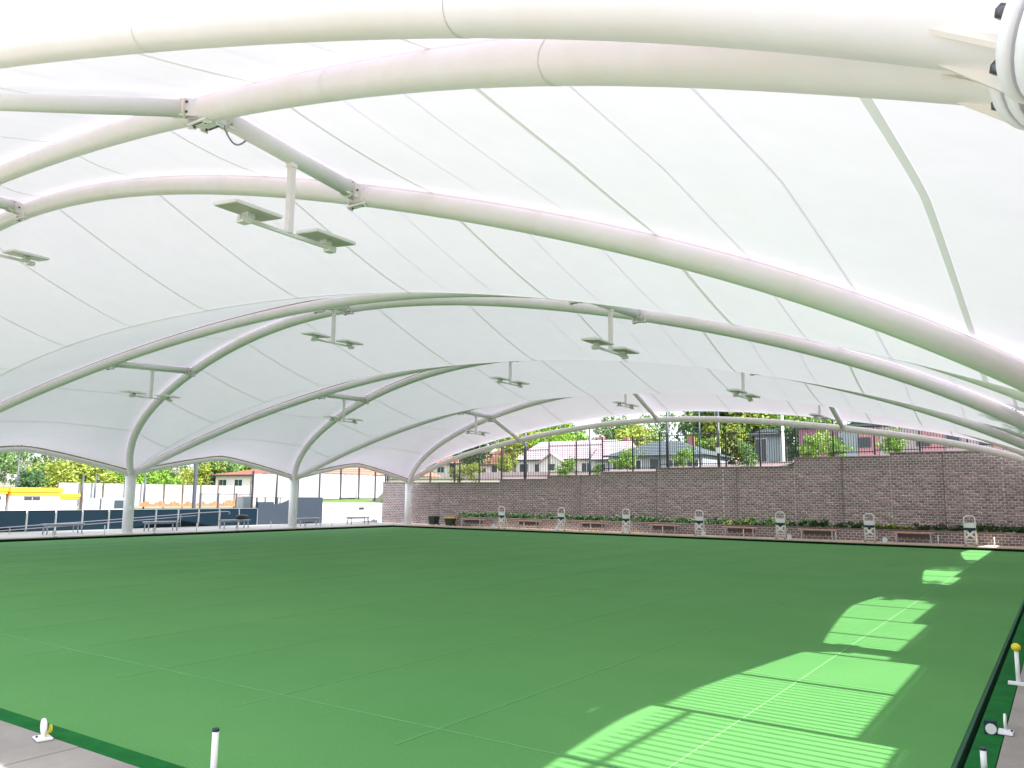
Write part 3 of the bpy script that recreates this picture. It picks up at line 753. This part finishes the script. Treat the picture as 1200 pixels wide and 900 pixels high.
# ------------------------------------------------------------------ left side: navy fence, walls, screens
nf = thing('panel_fence', 'low dark navy panel fence with white posts along the left deck', 'fence', (-43, 26, 0)); invn = Matrix.Translation((43, -26, 0))
fy = [10.4, 11.8, 13.2, 14.7, 16.1, 17.6, 19.05, 20.42, 21.84, 23.21, 24.65, 26.0, 27.42, 28.83, 30.19, 31.63, 33.06, 34.45]
for a, b in zip(fy, fy[1:]):
    m = MB(); m.box((-43.02, a + .03, .02), (-42.99, b - .03, 1.05)); o = m.obj('panel', M['fencep'], nf); o.matrix_parent_inverse = invn
for a in fy:
    m = MB(); m.box((-42.97, a - .022, 0), (-42.93, a + .022, 1.02)); o = m.obj('post', M['railp'], nf); o.matrix_parent_inverse = invn
m = MB(); m.box((-43.03, fy[0], 1.051), (-42.95, fy[-1], 1.08)); o = m.obj('top_rail', M['railp'], nf); o.matrix_parent_inverse = invn
# ramp handrail
hr = thing('handrail', 'sloping double tube handrail in front of the navy fence', 'handrail', (-41.5, 25, 0)); invh = Matrix.Translation((41.5, -25, 0))
for dz in (0, -.14):
    m = MB(); pts = [(-41.5, 10.5, .10 + dz * .3), (-41.5, 18.5, .30 + dz), (-41.5, 23.5, .55 + dz), (-41.5, 29.0, .86 + dz)]
    if dz == 0: pts += [(-41.5, 31.0, .93), (-41.5, 31.25, .90), (-41.5, 31.3, .82), (-41.5, 31.2, .76)]
    m.tube(pts, .022, 8); o = m.obj('rail', M['alu'], hr); o.matrix_parent_inverse = invh
for y in (13, 16, 19, 22, 25, 28, 30.6):
    m = MB(); z = .30 + (y - 18.5) * .052; m.tube([(-41.5, y, 0), (-41.5, y, max(z, .12))], .02, 8); o = m.obj('baluster', M['alu'], hr); o.matrix_parent_inverse = invh
# slate-blue walls
m = MB(); m.prism([(34.8, -.4), (37.85, -.4), (37.85, 1.75), (37.2, 1.50), (36.6, 1.33), (36.1, 1.30), (36.05, 1.46), (34.8, 1.46)], -43.55, -43.35, axis=0)
tag(m.obj('blue_wall', M['navwall']), 'slate blue garden wall with a notched rising top, left of the middle column', 'wall')
m = MB(); m.box((-43.60, 37.90, -.4), (-43.38, 40.38, 1.77)); tag(m.obj('blue_wall', M['navwall']), 'square slate blue wall panel just right of the middle column', 'wall')
# white corner wall with grass strip
wt = thing('white_wall', 'low white rendered wall with small vents in the far left corner', 'wall', (-42.5, 43, 0)); wt_inv = Matrix.Translation((42.5, -43, 0))
Ma = Matrix.Translation((-43.45, 40.40, 0)) @ Matrix.Rotation(math.atan2(4.6, 1.45), 4, 'Z')
m = MB(); m.box((0, 0, -.4), (1.9, .22, 1.40), Ma); o = m.obj('wall_section', M['wwall'], wt); o.matrix_parent_inverse = wt_inv
m = MB(); m.box((1.91, .01, -.4), (4.85, .22, 1.40), Ma); o = m.obj('wall_section', M['wwall'], wt); o.matrix_parent_inverse = wt_inv
m = MB(); m.box((2.9, -.02, .92), (3.3, .008, 1.08), Ma); o = m.obj('vent', M['bin'], wt); o.matrix_parent_inverse = wt_inv
m = MB(); m.box((.55, -.03, .96), (.72, -.001, 1.04), Ma); o = m.obj('outlet', M['alu'], wt); o.matrix_parent_inverse = wt_inv
m = MB()
m.v = [tuple(Ma @ Vector(p)) for p in ((0, .23, 1.40), (4.9, .23, 1.40), (4.9, 3.2, 1.66), (0, 3.2, 1.66))]; m.f = [(0, 1, 2, 3)]; m.sm = [False]
m.obj('grass_bank', M['turf'])['kind'] = 'structure'
# tall posts and white shade-mesh screen behind the corner
sc_ = thing('mesh_screen', 'tall white mesh screen fence on dark posts behind the corner wall', 'fence', (-45, 42, 0)); si = Matrix.Translation((45, -42, 0))
sy = [35.6, 37.6, 39.5, 41.5, 43.6, 45.5, 47.3, 48.7]
def stz(y): return 3.35 if y < 39.4 else 3.35 + min(1, (y - 39.4) / 4) * 1.0
for k, (a, b) in enumerate(zip(sy, sy[1:])):
    m = MB(); n = 8
    for j in range(n + 1):
        u = a + .05 + (b - a - .1) * j / n; dx = .03 * sin(j * 2.1 + k)
        m.v += [(-45 + dx, u, 1.75), (-45 - dx, u, min(3.5, stz(u)))]
    for j in range(n): m.f.append((2 * j, 2 * j + 2, 2 * j + 3, 2 * j + 1)); m.sm.append(True)
    o = m.obj('mesh_panel', M['shade'], sc_); o.matrix_parent_inverse = si
    for z in (1.72, min(3.5, stz(b)) + .02):
        m = MB(); m.box((-45.03, a + .04, z - .015), (-44.97, b - .04, z + .015)); o = m.obj('rail', M['pole'], sc_); o.matrix_parent_inverse = si
for k, y in enumerate(sy):
    m = MB(); m.box((-45.05, y - .05, .5), (-44.95, y + .05, 4.45 if y > 43 else 3.5)); o = m.obj('post', M['black'], sc_); o.matrix_parent_inverse = si
# long white screen fence
wf = thing('screen_fence', 'long white mesh screen fence on thin dark posts beyond the left deck', 'fence', (-58, 38, .75)); wi = Matrix.Translation((58, -38, -.75))
yy = [29.4 + 1.62 * k for k in range(15)]
for a, b in zip(yy, yy[1:]):
    top = 2.62 if a < 44 else 2.62 + (a - 44) * .12
    m = MB(); n = 5
    for j in range(n + 1):
        u = a + .03 + (b - a - .06) * j / n; dx = .05 * sin(j * 1.7 + a)
        m.v += [(-58 + dx, u, 1.0), (-58 - dx, u, top)]
    for j in range(n): m.f.append((2 * j, 2 * j + 2, 2 * j + 3, 2 * j + 1)); m.sm.append(True)
    o = m.obj('mesh_panel', M['shade'], wf); o.matrix_parent_inverse = wi
    m = MB(); m.box((-57.93, a - .03, .75), (-57.85, a + .03, top + .03 + (.45 if int(a) % 3 == 0 else 0))); o = m.obj('post', M['barkd'], wf); o.matrix_parent_inverse = wi
# orange safety net
on = MB(); k = 0
for k in range(40):
    a = 35.0 + k * .25; h0 = .30 + .12 * sin(k * 1.3) + (.55 * math.exp(-((a - 43.8) / .9) ** 2))
    on.face([(-57 + .1 * sin(k), a, .95), (-57 + .1 * sin(k + 1), a + .24, .95), (-57 + .1 * sin(k + 1), a + .24, .95 + h0), (-57 + .1 * sin(k), a, .95 + h0 * .9)])
tag(on.obj('safety_net', M['net']), 'strip of orange safety netting at the foot of the white screen fence', 'netting')
# short dark fence in front of the net and a grey box
df = thing('rail_fence', 'short dark rail fence in front of the orange netting', 'fence', (-52, 38, .75)); dfi = Matrix.Translation((52, -38, -.75))
for y in (36.6, 38.1, 39.7, 41.6, 43.6):
    m = MB(); m.box((-52.05, y - .05, .75), (-51.95, y + .05, 2.0)); o = m.obj('post', M['pole'], df); o.matrix_parent_inverse = dfi
m = MB(); m.box((-52.02, 36.6, 1.90), (-51.98, 43.6, 1.95)); o = m.obj('rail', M['pole'], df); o.matrix_parent_inverse = dfi
m = MB(); m.box((-47.3, 36.2, .7), (-46.7, 37.0, 1.80)); bevel(tag(m.obj('meter_box', M['hwallb']), 'small grey box standing behind the slate blue wall', 'box'), .03)

# kiosks with orange fascias
def kiosk(label, x, y0, y1, zb, zf, zt, win=None):
    t = thing('kiosk', label, 'building', (x, (y0 + y1) / 2, .75))
    iv = Matrix.Translation((-x, -(y0 + y1) / 2, -.75))
    def q(m, n, mm): o = m.obj(n, mm, t); o.matrix_parent_inverse = iv; return o
    m = MB(); m.box((x - 2.5, y0 + .05, .6), (x, y1 - .05, zf)); q(m, 'wall', M['hwall'])
    m = MB(); m.box((x - 2.6, y0, zf + .002), (x + .08, y1, zf + (zt - zf) * .45)); q(m, 'lower_fascia', M['orange'])
    m = MB(); m.box((x - 2.7, y0 - .06, zf + (zt - zf) * .45 + .003), (x + .14, y1 + .06, zt)); q(m, 'fascia', M['orange'])
    if win:
        m = MB(); a, b, c, d = win; m.box((x + .003, a, c), (x + .03, b, d)); w = q(m, 'window', M['glass'])
        m = MB(); m.box((x + .031, (a + b) / 2 - .02, c), (x + .045, (a + b) / 2 + .02, d)); m.box((x + .031, a, d - .04), (x + .045, b, d)); q(m, 'window_frame', M['alu'])
kiosk('white kiosk with a bright orange fascia and a small dark window', -50, 22.75, 25.60, 0, 1.75, 2.22, (23.5, 24.4, 1.48, 1.74))
kiosk('white kiosk with an orange fascia cut off by the left edge of the photo', -50.3, 19.2, 22.7, 0, 1.85, 2.15, (21.3, 22.4, 1.5, 1.75))
kiosk('small low white kiosk with an orange fascia beside the bigger one', -50.5, 25.75, 26.9, 0, 1.55, 1.88)
lf = thing('louvre_screen', 'white slatted screen between the small kiosk and the column', 'screen', (-50, 27.5, .75)); li = Matrix.Translation((50, -27.5, -.75))
for k in range(12):
    m = MB(); m.box((-50.03, 26.95 + k * .09, .7), (-49.98, 27.0 + k * .09, 1.6)); o = m.obj('slat', M['wwall'], lf); o.matrix_parent_inverse = li
m = MB(); m.box((-50.1, 26.9, .7), (-50.05, 28.1, 1.58)); o = m.obj('backing', M['pole'], lf); o.matrix_parent_inverse = li
m = MB(); m.box((-51.5, 28.15, .7), (-50, 29.9, 1.62)); w_ = tag(m.obj('white_shed', M['wwall']), 'low white shed with a dark opening just left of the nearest column', 'shed')
m = MB(); m.box((-49.99, 28.95, 1.0), (-49.95, 29.6, 1.5)); m.obj('opening', M['glass'], w_)
# tall dark post on the left
m = MB(); m.box((-47.2, 32.6, .7), (-47.05, 32.78, 5.2)); tag(m.obj('flag_pole', M['pole']), 'tall dark square pole standing beyond the navy fence', 'pole')
for k, (y, ztop) in enumerate(((26.5, 4.55), (30.9, 3.2), (31.8, 3.3), (35.6, 3.4))):
    m = MB(); m.tube([(-57.5, y, .7), (-57.5, y, ztop)], .06, 8)
    tag(m.obj('thin_pole', M['pole']), 'thin dark pole by the white screen fence, %s from the left of four' % ORD[k], 'pole', 'thin poles by the screen fence')

# ------------------------------------------------------------------ light poles behind the block wall
for k, (x, y, zt, rr, tx) in enumerate(((-36.36, 47, 6.4, .06, 'thin dark pole behind the fence at the left end of the block wall'), (-30.7, 47, 7.5, .10, 'thick dark pole behind the fence above the second wall step'),
        (-25.66, 47, 6.4, .08, 'dark grey pole behind the fence in front of the mauve roofed house'), (-19.85, 46.2, 8.2, .10, 'tall dark pole rising behind the middle strut of the far arch'),
        (-18.7, 48.5, 8.2, .06, 'tall slim grey pole just right of the thicker one'), (-16.8, 46.6, 7.2, .09, 'dark pole with a white notice box behind the fence'),
        (-19.6, 70, 9.0, .12, 'white pole in front of the yellow-green trees'))):
    t = thing('light_pole', tx, 'pole', (x, y, ground_z(x, y)), group=None)
    z0 = ground_z(x, y); m = MB(); m.tube([(0, 0, -.2), (0, 0, zt - z0)], rr, 10, r2=rr * .8); m.obj('shaft', M['white'] if k == 6 else M['pole'], t)
    m = MB(); m.tube([(0, 0, 0), (0, 0, .05)], rr + .09, 10); m.obj('base_flange', M['white'] if k == 6 else M['pole'], t)
    if k == 5: m = MB(); m.box((-.14, -.13, 1.0), (.14, -.095, 1.35)); m.obj('notice_box', M['white'], t)
    if k in (3, 1):
        m = MB(); m.bar((-.35, 0, zt - z0 - .05), (.35, 0, zt - z0 - .05), .08, .06); m.obj('lamp_arm', M['pole'], t)

# ------------------------------------------------------------------ houses
def house(label, x, y, w, d, hw, hr_, wall_m, roof_m, hip=2.2, gable=None, wins=5, z=None):
    z = ground_z(x, y) - .2 if z is None else z
    t = thing('house', label, 'house', (x, y, z))
    m = MB(); m.box((-w / 2, -d / 2, 0), (w / 2, d / 2, hw)); m.obj('wall', wall_m, t)
    # roof as tile courses: each course a slightly proud strip
    ov = .5; N = 9; rf = MB()
    for k in range(N):
        f0, f1 = k / N, (k + 1) / N
        def ring(f, dz):
            ix = f * min(hip, w / 2 - .3) if hip > 0 else 0; iy = f * (d / 2 + ov)
            return (-w / 2 - ov + ix, w / 2 + ov - ix, -d / 2 - ov + iy, d / 2 + ov - iy, hw + .002 + f * hr_ + dz)
        a = ring(f0, .06); b = ring(f1, 0)
        A_ = [(a[0], a[2], a[4]), (a[1], a[2], a[4]), (a[1], a[3], a[4]), (a[0], a[3], a[4])]; B_ = [(b[0], b[2], b[4]), (b[1], b[2], b[4]), (b[1], b[3], b[4]), (b[0], b[3], b[4])]
        for i in range(4):
            j = (i + 1) % 4; rf.face([A_[i], A_[j], B_[j], B_[i]])
        for i in range(4):
            j = (i + 1) % 4; p, q = A_[i], A_[j]; rf.face([(p[0], p[1], p[2] - .06), (q[0], q[1], q[2] - .06), q, p])
    rf.obj('roof', roof_m, t, fix=False)
    m = MB(); m.box((-w / 2 - ov, -d / 2 - ov - .03, hw - .14), (w / 2 + ov, -d / 2 - ov, hw + .05)); m.obj('gutter', M['pole'], t)
    for k in range(wins):
        cx = -w / 2 + w * (k + .5) / wins
        if k == wins // 2:
            m = MB(); m.box((cx - .5, -d / 2 - .04, 0), (cx + .5, -d / 2 - .003, 2.1)); dr = m.obj('door', M['pole'], t); m = MB(); m.tube([(cx + .35, -d / 2 - .09, 1.0), (cx + .35, -d / 2 - .042, 1.0)], .03, 6); m.obj('handle', M['alu'], dr)
        else:
            m = MB(); m.box((cx - .7, -d / 2 - .05, .75), (cx + .7, -d / 2 - .003, hw - .45)); fr = m.obj('window', M['white'], t)
            for sx in (-1, 1):
                m = MB(); m.box((cx + (-.64 if sx < 0 else .03), -d / 2 - .06, .81), (cx + (-.03 if sx < 0 else .64), -d / 2 - .051, hw - .51)); m.obj('pane', M['glass'], fr)
    if gable:
        gx, gw, gd, gh = gable
        m = MB(); m.prism([(gx - gw / 2, 0), (gx + gw / 2, 0), (gx + gw / 2, hw * .8), (gx, hw * .8 + gh), (gx - gw / 2, hw * .8)], -d / 2 - gd, -d / 2 - .01, axis=1); m.obj('gable_wall', wall_m if gw < 4 else M['wwall'], t)
        m = MB()
        for sx in (-1, 1):
            m.bar((gx + sx * (gw / 2 + .3), -d / 2 - gd / 2 - .1, hw * .8 - .12), (gx, -d / 2 - gd / 2 - .1, hw * .8 + gh + .08), gd + .5, .12)
        m.obj('gable_roof', roof_m, t)
        m = MB(); m.box((gx - .5, -d / 2 - gd - .03, 1.0), (gx + .5, -d / 2 - gd - .004, hw * .75)); m.obj('gable_window', M['glass'], t)
    m = MB(); m.box((w * .2, .4, hw + hr_ * .55), (w * .2 + .6, 1.0, hw + hr_ + .5)); m.obj('chimney', M['brickr'], t)
    return t
house('white walled house with a terracotta hip roof beyond the left part of the wall', -70.5, 102, 8.5, 8, 2.3, 2.5, M['hwall'], M['roofr'], 4.0, wins=4)
house('terracotta roofed house half hidden behind the dark green tree', -80, 104, 9, 8, 2.2, 3.2, M['hwall'], M['roofr'], 3.2, wins=4)
house('long pale house with a mauve-grey tiled roof and a small front gable', -52.5, 93, 14.0, 8, 2.4, 2.6, M['hwall'], M['roofm'], 1.8, gable=(-.9, 3.6, 1.2, 1.1), wins=6)
house('blue-grey house with a dark slate hip roof in the middle of the view', -38.6, 90, 11.5, 8, 2.5, 1.9, M['hwallb'], M['roofd'], 5.0, wins=5)
house('narrow white gabled wing between the mauve and the dark roofed houses', -45.5, 90.5, 3.0, 6, 2.2, 2.4, M['wwall'], M['roofm'], 0, wins=2)
house('small grey shed with a single slope roof beneath the yellow-green trees', -34.5, 110, 5, 5, 2.6, 1.2, M['hwallb'], M['hwall'], 0, wins=2)
house('grey two storey house behind the trees right of centre', -27.8, 99, 4.5, 7, 5.2, 1.3, M['hwallb'], M['roofd'], 1.6, wins=3)
# maroon clad hall
mh = thing('hall', 'long maroon clad building behind the fence on the right', 'building', (-12, 82, ground_z(-12, 82) - .1))
for k in range(13):
    x0 = -8.6 + k * 1.75; mm = M['maroon'] if k < 2 else M['hwallb'] if k == 2 else M['roofm'] if k % 3 else M['pinkclad']
    m = MB(); m.box((x0, -3, 0), (x0 + 1.70, 3, 4.3 - .02 * k)); m.obj('cladding_panel', mm, mh)
m = MB(); m.box((-9, -3.3, 4.32), (14.5, 3.3, 4.5)); m.obj('roof', M['roofd'], mh)
for k in range(9):
    m = MB(); m.box((-8.2 + k * 2.4, -3.06, 2.4), (-7.1 + k * 2.4, -3.003, 3.3)); m.obj('window', M['glass'], mh)
# left houses behind the screen fence
house('white walled house with a low red roof behind the white screen fence', -75, 63, 11, 9, 2.9, .9, M['hwall'], M['roofr'], 3.0, wins=4, z=1.1)
house('orange-red roofed house showing through the gap by the corner column', -83, 88, 14, 10, 3.0, 2.6, M['hwall'], M['roofr'], 4.0, wins=4, z=1.6)

# low hedge and pink kerb wall between fence and houses
m = MB()
for k in range(20):
    a = -46 + k * 2.6; zz = ground_z(a, 59); m.box((a, 59, zz - .3), (a + 2.58, 59.3, zz + .75))
tag(m.obj('garden_wall', M['road']), 'low pale pinkish garden wall behind the driveway', 'wall')

# ------------------------------------------------------------------ trees
def trunk_mb(h, r, seed, limbs=5, spread=.5, crown0=.45):
    rnd = random.Random(seed); m = MB(); pts = [Vector((0, 0, -.3))]
    for k in range(1, 7): pts.append(Vector((rnd.uniform(-.04, .04) * h, rnd.uniform(-.04, .04) * h, h * k / 6)))
    m.tube(pts, [r * (1 - .8 * k / 6) for k in range(7)], 7)
    tips = [pts[-1]]
    for k in range(limbs):
        f = crown0 + (1 - crown0) * rnd.random() * .8; i = min(5, int(f * 6)); b = pts[i].lerp(pts[i + 1], f * 6 - i); a = 2 * pi * (k + rnd.random() * .6) / limbs
        L = h * spread * rnd.uniform(.45, .8); e = b + Vector((cos(a) * L, sin(a) * L, L * rnd.uniform(.5, 1.1))); mid = b.lerp(e, .5) + Vector((0, 0, -L * .08))
        m.tube([b, mid, e], [r * .4, r * .25, r * .08], 5); tips.append(e); tips.append(mid)
    return m, tips
def crown_mb(tips, n, size, rad, seed, flat=.8):
    rnd = random.Random(seed + 99); m = MB()
    cl = []
    for t in tips:
        for _ in range(3): cl.append((t + Vector((rnd.gauss(0, 1), rnd.gauss(0, 1), rnd.gauss(0, .7))) * rad * .45, rad * rnd.uniform(.35, .8)))
    for _ in range(n):
        c, rr = rnd.choice(cl); v = Vector((rnd.gauss(0, 1), rnd.gauss(0, 1), rnd.gauss(0, flat))).normalized() * rr * (.45 + .55 * rnd.random())
        p = c + v; a = Vector((rnd.gauss(0, 1), rnd.gauss(0, 1), rnd.gauss(0, 1))).normalized(); b = a.cross(Vector((rnd.gauss(0, 1), rnd.gauss(0, 1), rnd.gauss(0, 1)))).normalized(); s = size * rnd.uniform(.5, 1.4)
        m.face([p - a * s, p + b * s * .5, p + a * s, p - b * s * .5])
    return m
TP = {}
def proto(key, h, r, leaf, bark, n, size, rad, seed, limbs=6, spread=.5, crown0=.45):
    t, tips = trunk_mb(h, r, seed, limbs, spread, crown0); TP[key] = (t.mesh('trunk', bark), crown_mb(tips, n, size, rad, seed).mesh('crown', leaf), h)
proto('gum1', 10, .22, M['leafe'], M['bark'], 1500, .26, 1.5, 11, 7, .35, .4); proto('gum2', 11, .2, M['leafe'], M['bark'], 1300, .26, 1.3, 12, 6, .3, .5); proto('gum3', 9, .2, M['leafg'], M['bark'], 1500, .24, 1.5, 13, 7, .35, .4)
proto('round1', 6, .25, M['leafl'], M['barkd'], 3600, .22, 1.9, 21, 9, .5, .3); proto('round2', 6, .25, M['leafg'], M['barkd'], 3600, .22, 1.9, 22, 9, .5, .3)
proto('gold', 6, .25, M['leafo'], M['barkd'], 3400, .22, 1.9, 23, 9, .5, .3); proto('dark', 6, .25, M['leafd'], M['barkd'], 3600, .2, 1.7, 24, 9, .45, .3)
proto('young', 1.35, .035, M['leafl'], M['barkd'], 1700, .06, .46, 31, 6, .5, .2); proto('young2', 1.35, .035, M['leafg'], M['barkd'], 1500, .06, .44, 32, 6, .45, .2); proto('younggold', 1.35, .035, M['leafo'], M['barkd'], 1500, .06, .44, 33, 6, .45, .2)
def tree(key, x, y, h, label, group=None, z=None, wide=1.0, name='tree'):
    t = thing(name, label, 'tree', (x, y, ground_z(x, y) if z is None else z), random.uniform(0, 6.28), group)
    tm, cm, h0 = TP[key]; s = h / h0; t.scale = (s * wide, s * wide, s)
    place('trunk', tm, t); place('crown', cm, t); return t
# young trees right behind the fence
for k, (key, x, y, h, tx) in enumerate((('younggold', -37.3, 48.0, 1.1, 'young yellowish tree left of all the others behind the fence'), ('younggold', -36.0, 48, 1.25, 'bright golden young bush behind the fence near the wall end'),
      ('young', -28.0, 48, 1.25, 'young lime green bush in front of the small gable'), ('young', -23.5, 48, 1.35, 'young lime green tree in front of the white gabled wing'),
      ('young', -19.6, 48, 1.2, 'round lime green bush at the foot of the tall dark pole'), ('young2', -15.6, 48.2, 1.5, 'spiky mid green bush behind the fence in front of the big trees'),
      ('young', -12.3, 50.5, 1.9, 'pale young tree behind the fence by the grey house'), ('young', -10.65, 48, 1.25, 'round bright green bush left of the right hand end of the fence'),
      ('young', -7.5, 48, 1.3, 'round bright green bush nearest the sunlit right end of the fence'), ('young2', -25.9, 48.4, .8, 'small thin sapling beside a fence post'))):
    tree(key, x, y, h, tx, 'young trees behind the picket fence', wide=1.1 if h < 1.4 else .9, name='young_tree')
tree('dark', -50.5, 68, 5.4, 'dark green broad tree behind the left part of the fence', wide=1.15)
tree('gold', -46.5, 68, 2.2, 'small orange-yellow tree beside the dark green one')
bt = [('dark', -36.9, 98, 8.0), ('round2', -35.5, 100, 8.8), ('gold', -31.8, 100, 8.6), ('round1', -28.6, 101, 8.8), ('gold', -33.8, 97, 6.0), ('round1', -36.8, 95, 4.0), ('round1', -25.2, 104, 7.6)]
for k, (key, x, y, h) in enumerate(bt):
    tree(key, x, y, h, ['dark dense tree at the left of the tall green clump', 'mid green tree in the middle of the tall clump', 'golden-green tree highest in the clump right of the tall poles', 'lime green tree at the right of the tall clump', 'golden tree low in front of the tall clump', 'small lime green tree beside the dark roofed house', 'lime green tree behind the grey two storey house'][k], 'clump of green trees behind the houses')
tr = random.Random(5)
k = 0
for x in range(-112, -52, 4):
    key = tr.choice(['gum1', 'gum2', 'gum3', 'gum1', 'round2']); yy_ = 140 + tr.uniform(-10, 12)
    tree(key, x + tr.uniform(-1.5, 1.5), yy_, tr.uniform(7, 10.5), 'grey-green gum tree on the hillside beyond the mauve roofed house', 'gum trees on the far hillside', name='gum_tree')
for x in range(-50, 30, 5):
    tree(tr.choice(['round2', 'dark', 'gum3']), x + tr.uniform(-1.5, 1.5), 132 + tr.uniform(-8, 12), tr.uniform(4, 6), 'dark green tree on the rise beyond the right hand houses', 'dark trees beyond the right hand houses')
for (key, x, y, h, tx) in (('dark', -24.0, 92, 5.2, 'dark tree beside the grey house and the maroon hall'), ('dark', -16.5, 90, 5.4, 'dark tree behind the maroon hall, left part'), ('dark', -9, 92, 5.3, 'dark tree behind the maroon hall, right part'),
        ('round1', -60, 99, 5.5, 'lime green tree left of the mauve roofed house'), ('gold', -65, 100, 6.5, 'golden tree behind the terracotta roofed house'), ('round1', -70, 118, 8.5, 'big lime green tree behind the terracotta roofs'),
        ('round1', -77, 116, 9, 'lime green tree behind the far left terracotta roof'), ('round2', -62, 82, 2.6, 'small green garden tree by the pale house'), ('gold', -47.5, 101, 6.2, 'golden tree between the mauve and dark roofs')):
    tree(key, x, y, h, tx)
# palm
def palm(label, x, y, h):
    t = thing('palm_tree', label, 'tree', (x, y, ground_z(x, y)))
    m = MB(); m.tube([(0, 0, -.3), (.1, 0, h * .5), (0, .05, h)], [.2, .15, .12], 8); m.obj('trunk', M['bark'], t)
    m = MB(); rn = random.Random(3)
    for k in range(16):
        a = k * 2.4; L = rn.uniform(1.6, 2.3); prev = None
        for j in range(9):
            u = j / 8; c = Vector((cos(a) * L * u, sin(a) * L * u, h + L * (.7 * u - 1.2 * u * u)))
            if prev is not None:
                w = .38 * (1 - u * .8); sd2 = Vector((-sin(a), cos(a), -.5)); sd3 = Vector((sin(a), -cos(a), -.5))
                m.face([prev, c, c + sd2 * w]); m.face([prev, c, c + sd3 * w])
            prev = c
    m.obj('frond', M['leafg'], t, fix=False)
palm('palm with drooping fronds above the left end of the mauve roof', -61.5, 101, 4.6)
# left treeline
for k, y in enumerate(range(28, 100, 2)):
    for row in (0, 1, 2):
        key = tr.choice(['gum1', 'gum2', 'gum3', 'gum1']); x = -118 + tr.uniform(-6, 6) - row * 12
        tree(key, x, y * 1.45 + tr.uniform(-1.5, 1.5), tr.uniform(5.0, 7.4) + row, 'slim grey-green gum tree with a pale trunk in the wood on the left', 'gum trees of the wood on the left', name='gum_tree', z=.75)
for k, (key, x, y, h, w_, tx) in enumerate((('dark', -82, 37.5 * 1.04, 2.9, 1.1, 'dark bush at the left end of the yellow-green clump'), ('gold', -84, 43.0, 3.9, 1.35, 'broad yellow-green bush behind the orange roofed kiosks'), ('gold', -84, 46.5, 3.9, 1.35, 'yellow-green bush behind the white screen fence'),
      ('round1', -83, 50.0, 3.5, 1.3, 'bright green bush just left of the nearest column'), ('round1', -84, 53.5, 3.3, 1.3, 'lime green bush just right of the nearest column'), ('gold', -85, 58.5, 3.6, 1.2, 'yellow tree right of the nearest column'),
      ('round2', -86, 62.5, 4.8, 1.1, 'mid green tree behind the yellow one'), ('round1', -87, 67.5, 4.9, 1.1, 'lime tree above the low red roof'), ('gold', -88, 84, 3.8, 1.2, 'golden tree seen under the canopy edge by the middle column'), ('round1', -84, 96, 4.4, 1.2, 'lime tree left of the corner column'))):
    tree(key, x, y, h, tx, z=.75, wide=w_)
# tree that dapples the light on the right
tree('round2', 6.4, 21.3, 5.5, 'dense tree beyond the side wall on the right, shading part of the green', wide=.85)
tree('round1', 6.4, 31.2, 5.3, 'second dense tree beyond the side wall on the right', wide=.8)
# weld bands on the near arches
for key in (('P', -1), ('Q', 0), ('T', -1), ('P', 0), ('Q', 1)):
    for s in (-.82, -.66, -.35, -.16, .17, .34, .66, .83):
        a, b = A(key, s), A(key, s + .0009); m = MB(); m.tube([a, b], RAD + .0035, 28, caps=False); P(m, 'weld_band', M['paint2'])
